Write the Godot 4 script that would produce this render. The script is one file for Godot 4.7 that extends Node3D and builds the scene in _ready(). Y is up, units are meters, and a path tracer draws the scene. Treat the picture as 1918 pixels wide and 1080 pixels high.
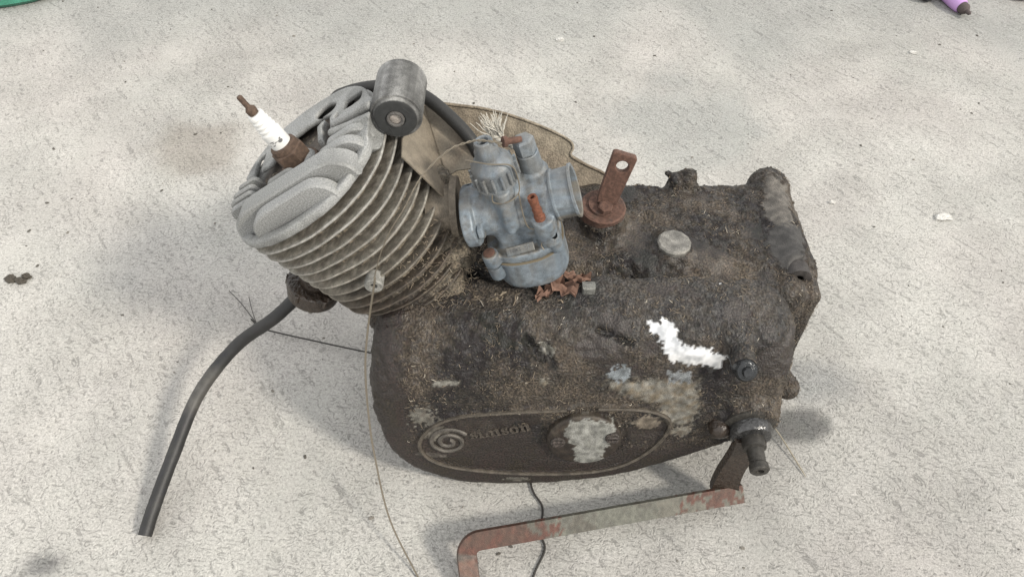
extends Node3D
# A dirty moped engine standing on rough concrete. Shapes are written in centimetres and committed in metres.

const CM := 0.01
var rng := RandomNumberGenerator.new()
var nz := FastNoiseLite.new()       # fine noise
var nb := FastNoiseLite.new()       # broad noise
var M := {}                         # materials
var used := {}
var engine: Node3D
const TILT := deg_to_rad(35.0)
var HF: Transform3D                 # the cylinder's frame: x across, y along its axis, origin at the head joint (cm)
var CF: Transform3D                 # the carburettor's frame, origin under the float bowl (cm)
var cover_grid := PackedFloat32Array()
var pad_grid := PackedFloat32Array()
var cover_data: Array
var case_data: Array

# a solid given by its distance function, with its surface colour
class Field:
	var host
	func _init(h) -> void:
		host = h
	func dist(_p: Vector3) -> float:
		return 0.0
	func paint(_p: Vector3, _n: Vector3) -> Color:
		return Color.WHITE

class CoverField extends Field:
	func dist(p: Vector3) -> float:
		return host.cover_sdf(p)
	func paint(p: Vector3, n: Vector3) -> Color:
		return host.cover_color(p, n)

class CaseField extends Field:
	func dist(p: Vector3) -> float:
		return host.case_sdf(p)
	func paint(p: Vector3, n: Vector3) -> Color:
		return host.case_color(p, n)

# ------------------------------------------------------------------ mesh builder
class Builder:
	var v := PackedVector3Array()
	var t := PackedInt32Array()
	var c := PackedColorArray()
	var tint: Field = null
	func add(vs: PackedVector3Array, ts: PackedInt32Array, col := Color.WHITE) -> void:
		var vol := 0.0
		for i in range(0, ts.size(), 3):
			vol += vs[ts[i]].dot(vs[ts[i + 1]].cross(vs[ts[i + 2]]))
		var at := v.size()
		v.append_array(vs)
		for p in vs:
			c.append(col if tint == null else tint.paint(p, Vector3.UP))
		for i in range(0, ts.size(), 3):
			t.append(ts[i] + at)
			if vol > 0.0:
				t.append(ts[i + 2] + at)
				t.append(ts[i + 1] + at)
			else:
				t.append(ts[i + 1] + at)
				t.append(ts[i + 2] + at)
	# smooth normals where faces meet under the given angle
	func mesh(material: Material, angle := 42.0) -> ArrayMesh:
		var lim := cos(deg_to_rad(angle))
		var nf := t.size() / 3
		var fn := PackedVector3Array()
		fn.resize(nf)
		var around := {}
		for f in nf:
			var a := v[t[f * 3]]
			var b := v[t[f * 3 + 1]]
			var d := v[t[f * 3 + 2]]
			fn[f] = (d - a).cross(b - a)
			for k in 3:
				var key := Vector3i((v[t[f * 3 + k]] * 2000.0).round())
				if not around.has(key):
					around[key] = PackedInt32Array()
				around[key].append(f)
		var vs := PackedVector3Array()
		var ns := PackedVector3Array()
		var cs := PackedColorArray()
		for f in nf:
			var own := fn[f].normalized()
			for k in 3:
				var p := v[t[f * 3 + k]]
				var s := Vector3.ZERO
				for g in around[Vector3i((p * 2000.0).round())]:
					var gn: Vector3 = fn[g]
					if gn.normalized().dot(own) > lim:
						s += gn
				vs.append(p * 0.01)
				ns.append(s.normalized() if s.length() > 1e-12 else own if own.length() > 0.5 else Vector3.UP)
				cs.append(c[t[f * 3 + k]])
		var arr := []
		arr.resize(Mesh.ARRAY_MAX)
		arr[Mesh.ARRAY_VERTEX] = vs
		arr[Mesh.ARRAY_NORMAL] = ns
		arr[Mesh.ARRAY_COLOR] = cs
		var m := ArrayMesh.new()
		m.add_surface_from_arrays(Mesh.PRIMITIVE_TRIANGLES, arr)
		m.surface_set_material(0, material)
		return m
	func grid(rows: Array, closed_u := true, cap := true, col := Color.WHITE) -> void:
		var n: int = rows[0].size()
		var vs := PackedVector3Array()
		var ts := PackedInt32Array()
		for r in rows:
			vs.append_array(r)
		for i in rows.size() - 1:
			for j in (n if closed_u else n - 1):
				var a := i * n + j
				var b := i * n + (j + 1) % n
				ts.append_array([a, b, a + n, b, b + n, a + n])
		if cap:
			for e in 2:
				var r: PackedVector3Array = rows[0] if e == 0 else rows[-1]
				var m := Vector3.ZERO
				for p in r:
					m += p
				vs.append(m / n)
				var at := 0 if e == 0 else (rows.size() - 1) * n
				for j in n:
					var a := at + j
					var b := at + (j + 1) % n
					if e == 0:
						ts.append_array([b, a, vs.size() - 1])
					else:
						ts.append_array([a, b, vs.size() - 1])
		add(vs, ts, col)
	func lathe(profile: Array, xf: Transform3D, seg := 32, col := Color.WHITE, power := 2.0) -> void:
		# profile: Vector2(radius, height); a closed ring when the last point repeats the first
		var rows := []
		for p in profile:
			var r := PackedVector3Array()
			for k in seg:
				var a := TAU * k / seg
				var q := 1.0
				if power != 2.0:
					q = 1.0 / pow(pow(absf(cos(a)), power) + pow(absf(sin(a)), power), 1.0 / power)
				r.append(xf * Vector3(cos(a) * p.x * q, p.y, sin(a) * p.x * q))
			rows.append(r)
		grid(rows, true, profile[0] != profile[-1], col)
	func tube(pts: Array, rad, seg := 10, col := Color.WHITE, flat := 1.0) -> void:
		var rows := []
		var up := Vector3.UP
		for i in pts.size():
			var d: Vector3 = (pts[mini(i + 1, pts.size() - 1)] - pts[maxi(i - 1, 0)]).normalized()
			if i == 0 and absf(d.y) > 0.9:
				up = Vector3.RIGHT
			var s := d.cross(up).normalized()
			up = s.cross(d).normalized()
			var r := PackedVector3Array()
			var rr: float = rad[i] if rad is Array else rad
			for k in seg:
				var a := TAU * k / seg
				r.append(pts[i] + (s * cos(a) + up * sin(a) * flat) * rr)
			rows.append(r)
		grid(rows, true, true, col)
	func box(at: Vector3, size: Vector3, bev := 0.08, xf := Transform3D.IDENTITY, col := Color.WHITE) -> void:
		var h := size * 0.5
		prism(PackedVector2Array([Vector2(-h.x, -h.y), Vector2(h.x, -h.y), Vector2(h.x, h.y), Vector2(-h.x, h.y)]), size.z, xf * Transform3D(Basis.IDENTITY, at - Vector3(0, 0, h.z)), bev, col)
	func prism(poly: PackedVector2Array, depth: float, xf: Transform3D, bev := 0.05, col := Color.WHITE) -> void:
		# outline in x, y; thickness along z from 0 to depth, chamfered edges
		if Geometry2D.is_polygon_clockwise(poly):
			poly.reverse()
		var n := poly.size()
		var inner := PackedVector2Array()
		for i in n:
			var a := (poly[i] - poly[(i + n - 1) % n]).normalized()
			var b := (poly[(i + 1) % n] - poly[i]).normalized()
			var m := (Vector2(-a.y, a.x) + Vector2(-b.y, b.x))
			m = m.normalized() * minf(1.6, 1.0 / maxf(0.3, m.length() * 0.5))
			inner.append(poly[i] + m * bev)
		var vs := PackedVector3Array()
		var ts := PackedInt32Array()
		var zs := [0.0, bev, depth - bev, depth]
		for k in 4:
			var src := inner if k == 0 or k == 3 else poly
			for p in src:
				vs.append(xf * Vector3(p.x, p.y, zs[k]))
		for k in 3:
			for j in n:
				var a := k * n + j
				var b := k * n + (j + 1) % n
				ts.append_array([a, b, a + n, b, b + n, a + n])
		var tri := Geometry2D.triangulate_polygon(inner)
		for i in range(0, tri.size(), 3):
			ts.append_array([tri[i + 2], tri[i + 1], tri[i]])
			ts.append_array([tri[i] + 3 * n, tri[i + 1] + 3 * n, tri[i + 2] + 3 * n])
		add(vs, ts, col)
	func holed(poly: PackedVector2Array, centre: Vector2, hole: Vector2, depth: float, xf: Transform3D, bev := 0.05, n := 48, turn := 0.0, col := Color.WHITE) -> void:
		# a plate whose outline is star-shaped about an elliptic hole
		var outer := PackedVector2Array()
		var inn := PackedVector2Array()
		for k in n:
			var a := TAU * k / n
			var d := Vector2(cos(a), sin(a))
			var best := 1e9
			for i in poly.size():
				var hit = Geometry2D.segment_intersects_segment(centre, centre + d * 100.0, poly[i], poly[(i + 1) % poly.size()])
				if hit != null:
					best = minf(best, centre.distance_to(hit))
			outer.append(centre + d * best)
			var l := d.rotated(-turn)
			inn.append(centre + d / sqrt(l.x * l.x / (hole.x * hole.x) + l.y * l.y / (hole.y * hole.y)))
		var rows := []
		for s in [[inn, bev, 0.0], [outer, -bev, 0.0], [outer, 0.0, bev], [outer, 0.0, depth - bev], [outer, -bev, depth], [inn, bev, depth], [inn, 0.0, depth - bev], [inn, 0.0, bev], [inn, bev, 0.0]]:
			var r := PackedVector3Array()
			for p in s[0]:
				var q: Vector2 = p + (p - centre).normalized() * s[1]
				r.append(xf * Vector3(q.x, q.y, s[2]))
			rows.append(r)
		grid(rows, true, false, col)

func B(tint: Field = null) -> Builder:
	var b := Builder.new()
	b.tint = tint
	return b

func numbered(n: String) -> String:
	var k: int = used.get(n, 0)
	used[n] = k + 1
	return n if k == 0 else "%s_%03d" % [n, k]

func put(called: String, b: Builder, material: Material, parent: Node3D, angle := 42.0) -> MeshInstance3D:
	return put_mesh(called, b.mesh(material, angle), parent)

func put_mesh(called: String, mesh: Mesh, parent: Node3D) -> MeshInstance3D:
	var o := MeshInstance3D.new()
	var k := 0
	var n := called
	while parent.has_node(n):
		k += 1
		n = "%s_%03d" % [called, k]
	o.name = n
	o.mesh = mesh
	parent.add_child(o, true)
	return o

func tag(o: Node, label: String, category: String, group := "", kind := "") -> void:
	if label:
		o.set_meta("label", label)
	if category:
		o.set_meta("category", category)
	if group:
		o.set_meta("group", group)
	if kind:
		o.set_meta("kind", kind)

func along(at: Vector3, dir: Vector3, side := Vector3.ZERO) -> Transform3D:
	var y := dir.normalized()
	var x := side
	if x == Vector3.ZERO:
		x = Vector3.RIGHT if absf(y.x) < 0.8 else Vector3.BACK
	x = (x - y * x.dot(y)).normalized()
	return Transform3D(Basis(x, y, x.cross(y)), at)

func hexagon(r: float, wob := 0.0) -> PackedVector2Array:
	var p := PackedVector2Array()
	for k in 6:
		p.append(Vector2.from_angle(TAU * k / 6.0 + 0.2) * (r + rng.randf_range(-wob, wob)))
	return p

func spline(pts: Array, n := 6) -> Array:
	var out := []
	for i in pts.size() - 1:
		var a: Vector3 = pts[maxi(i - 1, 0)]
		var b: Vector3 = pts[i]
		var c: Vector3 = pts[i + 1]
		var d: Vector3 = pts[mini(i + 2, pts.size() - 1)]
		for k in n:
			out.append(b.cubic_interpolate(c, a, d, float(k) / n))
	out.append(pts[-1])
	return out

# ------------------------------------------------------------------ distance fields
func smin(a: float, b: float, k: float) -> float:
	var h := maxf(k - absf(a - b), 0.0) / k
	return minf(a, b) - h * h * k * 0.25

func smax(a: float, b: float, k: float) -> float:
	return -smin(-a, -b, k)

func sd_box(p: Vector3, c: Vector3, h: Vector3, r: float) -> float:
	var q := (p - c).abs() - h + Vector3(r, r, r)
	return q.max(Vector3.ZERO).length() + minf(maxf(q.x, maxf(q.y, q.z)), 0.0) - r

func sd_cap(p: Vector3, a: Vector3, b: Vector3, r: float) -> float:
	var ab := b - a
	var h := clampf((p - a).dot(ab) / ab.length_squared(), 0.0, 1.0)
	return p.distance_to(a + ab * h) - r

func sd_cone(p: Vector3, a: Vector3, b: Vector3, ra: float, rb: float) -> float:
	var ab := b - a
	var h := clampf((p - a).dot(ab) / ab.length_squared(), 0.0, 1.0)
	return p.distance_to(a + ab * h) - lerpf(ra, rb, h)

func sd_cyl(p: Vector3, a: Vector3, b: Vector3, r: float, e := 0.08) -> float:
	var ab := b - a
	var l := ab.length()
	var t := (p - a).dot(ab / l)
	var q := Vector2((p - a - ab / l * t).length() - r + e, absf(t - l * 0.5) - l * 0.5 + e)
	return q.max(Vector2.ZERO).length() + minf(maxf(q.x, q.y), 0.0) - e

func sd_poly(p: Vector2, poly: PackedVector2Array) -> float:
	var d := 1e9
	var n := poly.size()
	for i in n:
		var c := Geometry2D.get_closest_point_to_segment(p, poly[i], poly[(i + 1) % n])
		d = minf(d, p.distance_to(c))
	return -d if Geometry2D.is_point_in_polygon(p, poly) else d

func rounded(poly: PackedVector2Array, times := 3) -> PackedVector2Array:
	for k in times:
		var o := PackedVector2Array()
		for i in poly.size():
			var a := poly[i]
			var b := poly[(i + 1) % poly.size()]
			o.append(a.lerp(b, 0.25))
			o.append(a.lerp(b, 0.75))
		poly = o
	return poly

# Surface nets. Only blocks near the surface are sampled. Returns [vertices (cm), normals, colours, triangles per class].
func nets(f: Field, lo: Vector3, hi: Vector3, cell: float, slack := 1.25) -> Array:
	var bs := 4
	var nb3 := Vector3i(((hi - lo) / (cell * bs)).ceil())
	var nx := nb3.x * bs + 1
	var ny := nb3.y * bs + 1
	var nzz := nb3.z * bs + 1
	var val := PackedFloat32Array()
	val.resize(nx * ny * nzz)
	val.fill(1e9)
	var sy := nx
	var sz := nx * ny
	var blocks := PackedInt32Array()
	var reach := cell * bs * 0.87 * slack
	for bz in nb3.z:
		for by in nb3.y:
			for bx in nb3.x:
				var mid := lo + (Vector3(bx, by, bz) + Vector3(0.5, 0.5, 0.5)) * (cell * bs)
				if absf(f.dist(mid)) > reach:
					continue
				blocks.append_array([bx, by, bz])
				for k in bs + 1:
					for j in bs + 1:
						for i in bs + 1:
							var at := (bx * bs + i) + (by * bs + j) * sy + (bz * bs + k) * sz
							if val[at] > 1e8:
								val[at] = f.dist(lo + Vector3(bx * bs + i, by * bs + j, bz * bs + k) * cell)
	var index := PackedInt32Array()
	index.resize(nx * ny * nzz)
	index.fill(-1)
	var vs := PackedVector3Array()
	var cells := PackedInt32Array()
	var off := [0, 1, sy, sy + 1, sz, sz + 1, sz + sy, sz + sy + 1]
	var cor := [Vector3(0, 0, 0), Vector3(1, 0, 0), Vector3(0, 1, 0), Vector3(1, 1, 0), Vector3(0, 0, 1), Vector3(1, 0, 1), Vector3(0, 1, 1), Vector3(1, 1, 1)]
	var edges := [[0, 1], [2, 3], [4, 5], [6, 7], [0, 2], [1, 3], [4, 6], [5, 7], [0, 4], [1, 5], [2, 6], [3, 7]]
	for n in range(0, blocks.size(), 3):
		for k in bs:
			for j in bs:
				for i in bs:
					var x := blocks[n] * bs + i
					var y := blocks[n + 1] * bs + j
					var z := blocks[n + 2] * bs + k
					var at := x + y * sy + z * sz
					var mask := 0
					for q in 8:
						if val[at + off[q]] < 0.0:
							mask |= 1 << q
					if mask == 0 or mask == 255:
						continue
					var s := Vector3.ZERO
					var m := 0
					for e in edges:
						var a: int = e[0]
						var b: int = e[1]
						if ((mask >> a) ^ (mask >> b)) & 1:
							var va := val[at + off[a]]
							var vb := val[at + off[b]]
							s += cor[a].lerp(cor[b], va / (va - vb))
							m += 1
					index[at] = vs.size()
					cells.append(at)
					vs.append(lo + (Vector3(x, y, z) + s / m) * cell)
	var quads := PackedInt32Array()
	var ns := PackedVector3Array()
	ns.resize(vs.size())
	var step := [1, sy, sz]
	for at in cells:
		for d in 3:
			var u: int = step[(d + 1) % 3]
			var w: int = step[(d + 2) % 3]
			var a0 := val[at]
			var a1 := val[at + step[d]]
			if (a0 < 0.0) == (a1 < 0.0) or a1 > 1e8:
				continue
			var q0 := index[at]
			var q1 := index[at - u] if at >= u else -1
			var q2 := index[at - u - w] if at >= u + w else -1
			var q3 := index[at - w] if at >= w else -1
			if q1 < 0 or q2 < 0 or q3 < 0:
				continue
			if a0 < 0.0:
				quads.append_array([q0, q3, q2, q1])
			else:
				quads.append_array([q0, q1, q2, q3])
			var cr := (vs[quads[-2]] - vs[quads[-4]]).cross(vs[quads[-1]] - vs[quads[-3]])
			for q in 4:
				ns[quads[-1 - q]] -= cr
	var cs := PackedColorArray()
	for i in vs.size():
		ns[i] = ns[i].normalized()
		cs.append(f.paint(vs[i], ns[i]))
	var tris := {}
	for i in range(0, quads.size(), 4):
		var cls := roundi(cs[quads[i]].a * 4.0)
		if not tris.has(cls):
			tris[cls] = PackedInt32Array()
		tris[cls].append_array([quads[i], quads[i + 1], quads[i + 2], quads[i], quads[i + 2], quads[i + 3]])
	return [vs, ns, cs, tris]

# colours carry their class in alpha: 4/4 first material, 3/4 second, 2/4 third
func nets_mesh(data: Array, mats: Array) -> ArrayMesh:
	var m := ArrayMesh.new()
	for cls in data[3]:
		var remap := {}
		var vs := PackedVector3Array()
		var ns := PackedVector3Array()
		var cs := PackedColorArray()
		var ids := PackedInt32Array()
		for i in data[3][cls]:
			if not remap.has(i):
				remap[i] = vs.size()
				vs.append(data[0][i] * CM)
				ns.append(data[1][i])
				var c: Color = data[2][i]
				cs.append(Color(c.r, c.g, c.b))
			ids.append(remap[i])
		var arr := []
		arr.resize(Mesh.ARRAY_MAX)
		arr[Mesh.ARRAY_VERTEX] = vs
		arr[Mesh.ARRAY_NORMAL] = ns
		arr[Mesh.ARRAY_COLOR] = cs
		arr[Mesh.ARRAY_INDEX] = ids
		m.add_surface_from_arrays(Mesh.PRIMITIVE_TRIANGLES, arr)
		m.surface_set_material(m.get_surface_count() - 1, mats[4 - cls])
	return m

# ------------------------------------------------------------------ materials
func noise_image(size: int, freq: float, octaves: int, seed: int, kind := FastNoiseLite.TYPE_SIMPLEX_SMOOTH) -> PackedByteArray:
	var n := FastNoiseLite.new()
	n.noise_type = kind
	n.seed = seed
	n.frequency = freq
	n.fractal_octaves = octaves
	n.fractal_gain = 0.55
	var im := n.get_seamless_image(size, size, false, false, 0.15, true)
	im.convert(Image.FORMAT_L8)
	return im.get_data()

func to_texture(data: PackedByteArray, size: int) -> ImageTexture:
	return ImageTexture.create_from_image(Image.create_from_data(size, size, false, Image.FORMAT_L8, data))

func ramp(data: PackedByteArray, lo: int, hi: int, from := 0.0, to := 1.0) -> PackedByteArray:
	# keeps values lo..hi and scales them to from..to
	var lut := PackedByteArray()
	for i in 256:
		lut.append(int(clampf(lerpf(from, to, smoothstep(lo, hi, i)), 0, 1) * 255.0))
	var o := data.duplicate()
	for i in o.size():
		o[i] = lut[o[i]]
	return o

func mat(called: String, color: Color, rough: float, metal := 0.0, tex: Texture2D = null, scale := 20.0, bump: Texture2D = null, depth := 0.0, rough_tex: Texture2D = null) -> StandardMaterial3D:
	var m := StandardMaterial3D.new()
	m.resource_name = called
	m.albedo_color = color
	m.roughness = rough
	m.metallic = metal
	m.vertex_color_use_as_albedo = true
	m.uv1_triplanar = true
	m.uv1_scale = Vector3(scale, scale, scale)
	m.uv1_triplanar_sharpness = 3.0
	if tex:
		m.albedo_texture = tex
	if bump:
		m.heightmap_enabled = true
		m.heightmap_texture = bump
		m.heightmap_scale = depth
	if rough_tex:
		m.roughness_texture = rough_tex
	M[called] = m
	return m

func lin(r: float, g: float, b: float) -> Color:
	return Color(r, g, b).linear_to_srgb()

func make_materials() -> void:
	var s := 512
	var fine := noise_image(s, 0.11, 5, 11)
	var mid := noise_image(s, 0.018, 5, 12)
	var broad := noise_image(s, 0.008, 4, 13)
	var cellb := noise_image(s, 0.05, 2, 14, FastNoiseLite.TYPE_CELLULAR)
	var grain := noise_image(s, 0.22, 4, 15)
	var clod := noise_image(s, 0.055, 4, 16)
	var soft := mid.duplicate()
	for i in soft.size():
		soft[i] = int(0.5 * mid[i] + 0.5 * fine[i])
	var mixed := fine.duplicate()
	var speck := fine.duplicate()
	for i in mixed.size():
		mixed[i] = clampi(int(255.0 * (0.62 + 0.38 * (0.45 * fine[i] + 0.55 * mid[i]) / 255.0)), 0, 255)
		speck[i] = clampi(int(255.0 * (0.55 + 0.45 * smoothstep(70.0, 190.0, 0.6 * fine[i] + 0.4 * broad[i]))), 0, 255)
	var t_mixed := to_texture(mixed, s)
	var t_speck := to_texture(speck, s)
	var t_fine := to_texture(fine, s)
	var t_mid := to_texture(mid, s)
	var t_soft := to_texture(soft, s)
	var t_contrast := to_texture(ramp(soft, 40, 215, 0.66, 1.0), s)
	var t_crust := to_texture(ramp(clod, 50, 210, 0.58, 1.0), s)
	var t_patch := to_texture(ramp(mid, 100, 150, 0.55, 1.0), s)
	var t_cast := to_texture(ramp(fine, 40, 205, 0.76, 1.0), s)
	mat("crust", Color.WHITE, 1.0, 0.0, t_crust, 14.0, t_crust, 0.15, to_texture(ramp(mid, 70, 165, 0.42, 1.0), s))
	mat("oily_crust", Color.WHITE, 0.52, 0.0, t_crust, 17.0, t_crust, 0.08)
	mat("bare_metal", Color.WHITE, 0.55, 0.25, t_speck, 25.0, t_fine, 0.02)
	mat("clean_metal", Color.WHITE, 0.3, 0.8, null, 20.0, t_fine, 0.004)
	mat("cast_aluminium", lin(0.33, 0.335, 0.33), 0.62, 0.1, t_cast, 14.0, t_fine, 0.022)
	mat("fin_aluminium", Color.WHITE, 0.72, 0.1, t_contrast, 18.0, t_fine, 0.03)
	mat("zinc", Color.WHITE, 0.5, 0.15, t_mixed, 16.0, t_fine, 0.012)
	mat("rust", lin(0.155, 0.083, 0.06), 0.9, 0.0, t_contrast, 30.0, t_fine, 0.06)
	mat("rusty_brass", lin(0.24, 0.09, 0.05), 0.75, 0.2, t_contrast, 40.0, t_fine, 0.03)
	mat("porcelain", lin(0.62, 0.62, 0.605), 0.25, 0.0)
	mat("ink", lin(0.12, 0.12, 0.12), 0.6, 0.0)
	mat("brown_steel", lin(0.13, 0.085, 0.06), 0.75, 0.2, t_contrast, 30.0, t_fine, 0.03)
	mat("rubber", lin(0.022, 0.022, 0.021), 0.6, 0.0, t_mixed, 12.0, t_fine, 0.015)
	mat("dusty_rubber", Color.WHITE, 0.75, 0.0, t_contrast, 14.0, t_fine, 0.02)
	mat("hose_rubber", Color.WHITE, 0.55, 0.0, t_mixed, 12.0, t_fine, 0.01)
	mat("dark_rubber", lin(0.04, 0.042, 0.042), 0.7, 0.0, t_mixed, 20.0)
	mat("sheet_metal", lin(1, 1, 1), 0.82, 0.0, t_mixed, 9.0, t_fine, 0.03)
	mat("dusty_sheet", lin(0.95, 0.93, 0.9), 0.9, 0.0, t_contrast, 9.0, t_fine, 0.06)
	mat("greasy", lin(0.042, 0.03, 0.022), 0.35, 0.0, t_contrast, 22.0, t_mid, 0.08)
	mat("lever", Color.WHITE, 0.6, 0.15, t_contrast, 22.0, t_fine, 0.03)
	mat("dark_steel", lin(0.075, 0.07, 0.062), 0.42, 0.55, t_contrast, 25.0, t_fine, 0.02)
	mat("polished", lin(0.10, 0.10, 0.10), 0.2, 0.6, t_contrast, 30.0, t_mid, 0.03)
	mat("wire", lin(0.15, 0.13, 0.10), 0.55, 0.3)
	mat("dark_wire", lin(0.03, 0.028, 0.025), 0.7, 0.2)
	mat("twine", lin(0.48, 0.46, 0.41), 0.95, 0.0)
	mat("straw", Color.WHITE, 0.95, 0.0)
	mat("leaf", Color.WHITE, 0.9, 0.0, t_mixed, 30.0)
	mat("pebble", Color.WHITE, 0.85, 0.0, t_mixed, 40.0)
	mat("purple", lin(0.42, 0.25, 0.50), 0.4, 0.0)
	mat("green", lin(0.06, 0.30, 0.20), 0.4, 0.0, t_mixed, 6.0)
	mat("orange", lin(0.45, 0.10, 0.04), 0.6, 0.0, t_mixed, 12.0)
	mat("zinc_letters", lin(0.25, 0.265, 0.275), 0.6, 0.1, t_speck, 16.0)
	mat("crust_letters", lin(0.085, 0.070, 0.055), 0.9, 0.0, t_crust, 16.0)
	mat("polished_dark", lin(0.05, 0.053, 0.056), 0.16, 0.5, t_contrast, 30.0, t_mid, 0.05)
	# concrete: short curled pits from brushing over a pale, slightly mottled base
	var g := 1024
	var wob := noise_image(g, 0.02, 2, 31)
	var pits := noise_image(g, 0.034, 2, 32)
	var pits2 := noise_image(g, 0.075, 2, 33)
	var gr := noise_image(g, 0.25, 2, 34)
	var cloud := noise_image(g, 0.006, 3, 35)
	var alb := PackedByteArray()
	var hgt := PackedByteArray()
	alb.resize(g * g)
	hgt.resize(g * g)
	for y in g:
		var row := y * g
		for x in g:
			var w := wob[row + x]
			var xx := (x + (w >> 2)) & 1023
			var yy := (y * 2 + (w >> 1)) & 1023
			var a := pits[yy * g + xx]
			var b := pits2[((y * 2) & 1023) * g + ((x + (w >> 2)) & 1023)]
			var n := gr[row + x]
			var d := smoothstep(92.0, 50.0, a) * 0.75 + smoothstep(104.0, 50.0, b) * 0.65
			d = minf(d, 1.0)
			var hi := smoothstep(150.0, 205.0, b) * 0.5 + smoothstep(150.0, 210.0, a) * 0.5
			alb[row + x] = clampi(int(214.0 + (n - 128) * 0.22 + (cloud[row + x] - 128) * 0.05 - d * 44.0 + hi * 14.0), 0, 255)
			hgt[row + x] = clampi(int(150.0 + (n - 128) * 0.3 - d * 110.0 + hi * 70.0), 0, 255)
	var gm := StandardMaterial3D.new()
	gm.resource_name = "concrete"
	gm.albedo_texture = to_texture(alb, g)
	gm.albedo_color = Color.WHITE
	gm.vertex_color_use_as_albedo = true
	gm.roughness = 0.95
	gm.heightmap_enabled = true
	gm.heightmap_texture = to_texture(hgt, g)
	gm.heightmap_scale = 0.075
	gm.detail_enabled = true
	gm.detail_blend_mode = BaseMaterial3D.BLEND_MODE_MUL
	gm.detail_albedo = to_texture(ramp(fine, 30, 200, 0.9, 1.0), s)
	gm.detail_uv_layer = BaseMaterial3D.DETAIL_UV_2
	gm.uv1_scale = Vector3(1, 1, 1)
	M["concrete"] = gm

# ------------------------------------------------------------------ the place
func ellipse(x: float, z: float, cx: float, cz: float, rx: float, rz: float, soft: float) -> float:
	var d := Vector2((x - cx) / rx, (z - cz) / rz).length()
	d += nb.get_noise_2d(x * 0.35 + 7.0, z * 0.35) * 0.45
	return 1.0 - smoothstep(1.0 - soft, 1.0 + soft, d)

func ground_color(x: float, z: float) -> Color:
	var c := Vector3(0.55, 0.54, 0.505)
	var n := nb.get_noise_2d(x * 0.12, z * 0.12)
	c = c.lerp(Vector3(0.55, 0.52, 0.49), clampf(0.4 + n * 1.3, 0, 1) * 0.6)
	var n2 := nb.get_noise_2d(x * 0.3 + 90.0, z * 0.3)
	c *= 1.0 + n2 * 0.14 + nb.get_noise_2d(x * 0.05 + 300.0, z * 0.05) * 0.18
	# greyer band along the far side, its edge ragged
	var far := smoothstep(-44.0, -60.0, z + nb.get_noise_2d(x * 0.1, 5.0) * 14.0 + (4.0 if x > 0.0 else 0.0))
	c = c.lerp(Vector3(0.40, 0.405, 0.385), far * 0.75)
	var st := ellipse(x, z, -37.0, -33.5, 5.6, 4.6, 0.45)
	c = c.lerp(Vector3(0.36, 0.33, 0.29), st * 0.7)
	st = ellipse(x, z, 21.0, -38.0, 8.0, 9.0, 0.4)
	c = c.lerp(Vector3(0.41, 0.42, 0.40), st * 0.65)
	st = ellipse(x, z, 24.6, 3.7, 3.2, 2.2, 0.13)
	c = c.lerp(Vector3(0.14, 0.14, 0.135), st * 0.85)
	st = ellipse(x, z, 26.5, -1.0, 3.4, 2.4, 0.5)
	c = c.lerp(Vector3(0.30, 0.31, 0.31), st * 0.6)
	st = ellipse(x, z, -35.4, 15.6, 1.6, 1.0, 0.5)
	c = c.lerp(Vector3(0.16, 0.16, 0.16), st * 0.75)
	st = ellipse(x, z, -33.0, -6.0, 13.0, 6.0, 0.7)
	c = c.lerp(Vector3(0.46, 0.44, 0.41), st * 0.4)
	return Color(c.x, c.y, c.z)

func make_ground() -> void:
	var xs := []
	var zs := []
	var x := -110.0
	while x <= 110.0:
		xs.append(x)
		x += 0.8 if absf(x) < 80.0 else 3.0
	var z := -100.0
	while z <= 34.0:
		zs.append(z)
		z += 0.8
	for e in [160.0, 300.0, 700.0, 2000.0]:
		xs.append(e)
		xs.push_front(-e)
		zs.append(e)
		zs.push_front(-e)
	var vs := PackedVector3Array()
	var ns := PackedVector3Array()
	var cs := PackedColorArray()
	var u1 := PackedVector2Array()
	var u2 := PackedVector2Array()
	var ids := PackedInt32Array()
	var turn := deg_to_rad(-9.0)
	for zz in zs:
		for xx in xs:
			vs.append(Vector3(xx, 0, zz) * CM)
			ns.append(Vector3.UP)
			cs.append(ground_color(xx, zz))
			u1.append(Vector2(xx, zz).rotated(turn) / 37.0)
			u2.append(Vector2(xx, zz).rotated(0.6) / 19.0)
	var w := xs.size()
	for j in zs.size() - 1:
		for i in w - 1:
			var a := j * w + i
			ids.append_array([a, a + 1, a + w, a + 1, a + w + 1, a + w])
	var arr := []
	arr.resize(Mesh.ARRAY_MAX)
	arr[Mesh.ARRAY_VERTEX] = vs
	arr[Mesh.ARRAY_NORMAL] = ns
	arr[Mesh.ARRAY_COLOR] = cs
	arr[Mesh.ARRAY_TEX_UV] = u1
	arr[Mesh.ARRAY_TEX_UV2] = u2
	arr[Mesh.ARRAY_INDEX] = ids
	var m := ArrayMesh.new()
	m.add_surface_from_arrays(Mesh.PRIMITIVE_TRIANGLES, arr)
	m.surface_set_material(0, M.concrete)
	var o := put_mesh("ground", m, self)
	tag(o, "pale rough brushed concrete under the engine with grey stains", "ground", "", "structure")

# ------------------------------------------------------------------ crankcase and clutch cover
const GX := -14.0
const GY := -3.0
const GS := 0.25
const GW := 160
const GH := 96

func fill_grid(poly: PackedVector2Array) -> PackedFloat32Array:
	var o := PackedFloat32Array()
	o.resize(GW * GH)
	for j in GH:
		for i in GW:
			o[j * GW + i] = sd_poly(Vector2(GX + i * GS, GY + j * GS), poly)
	return o

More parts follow.
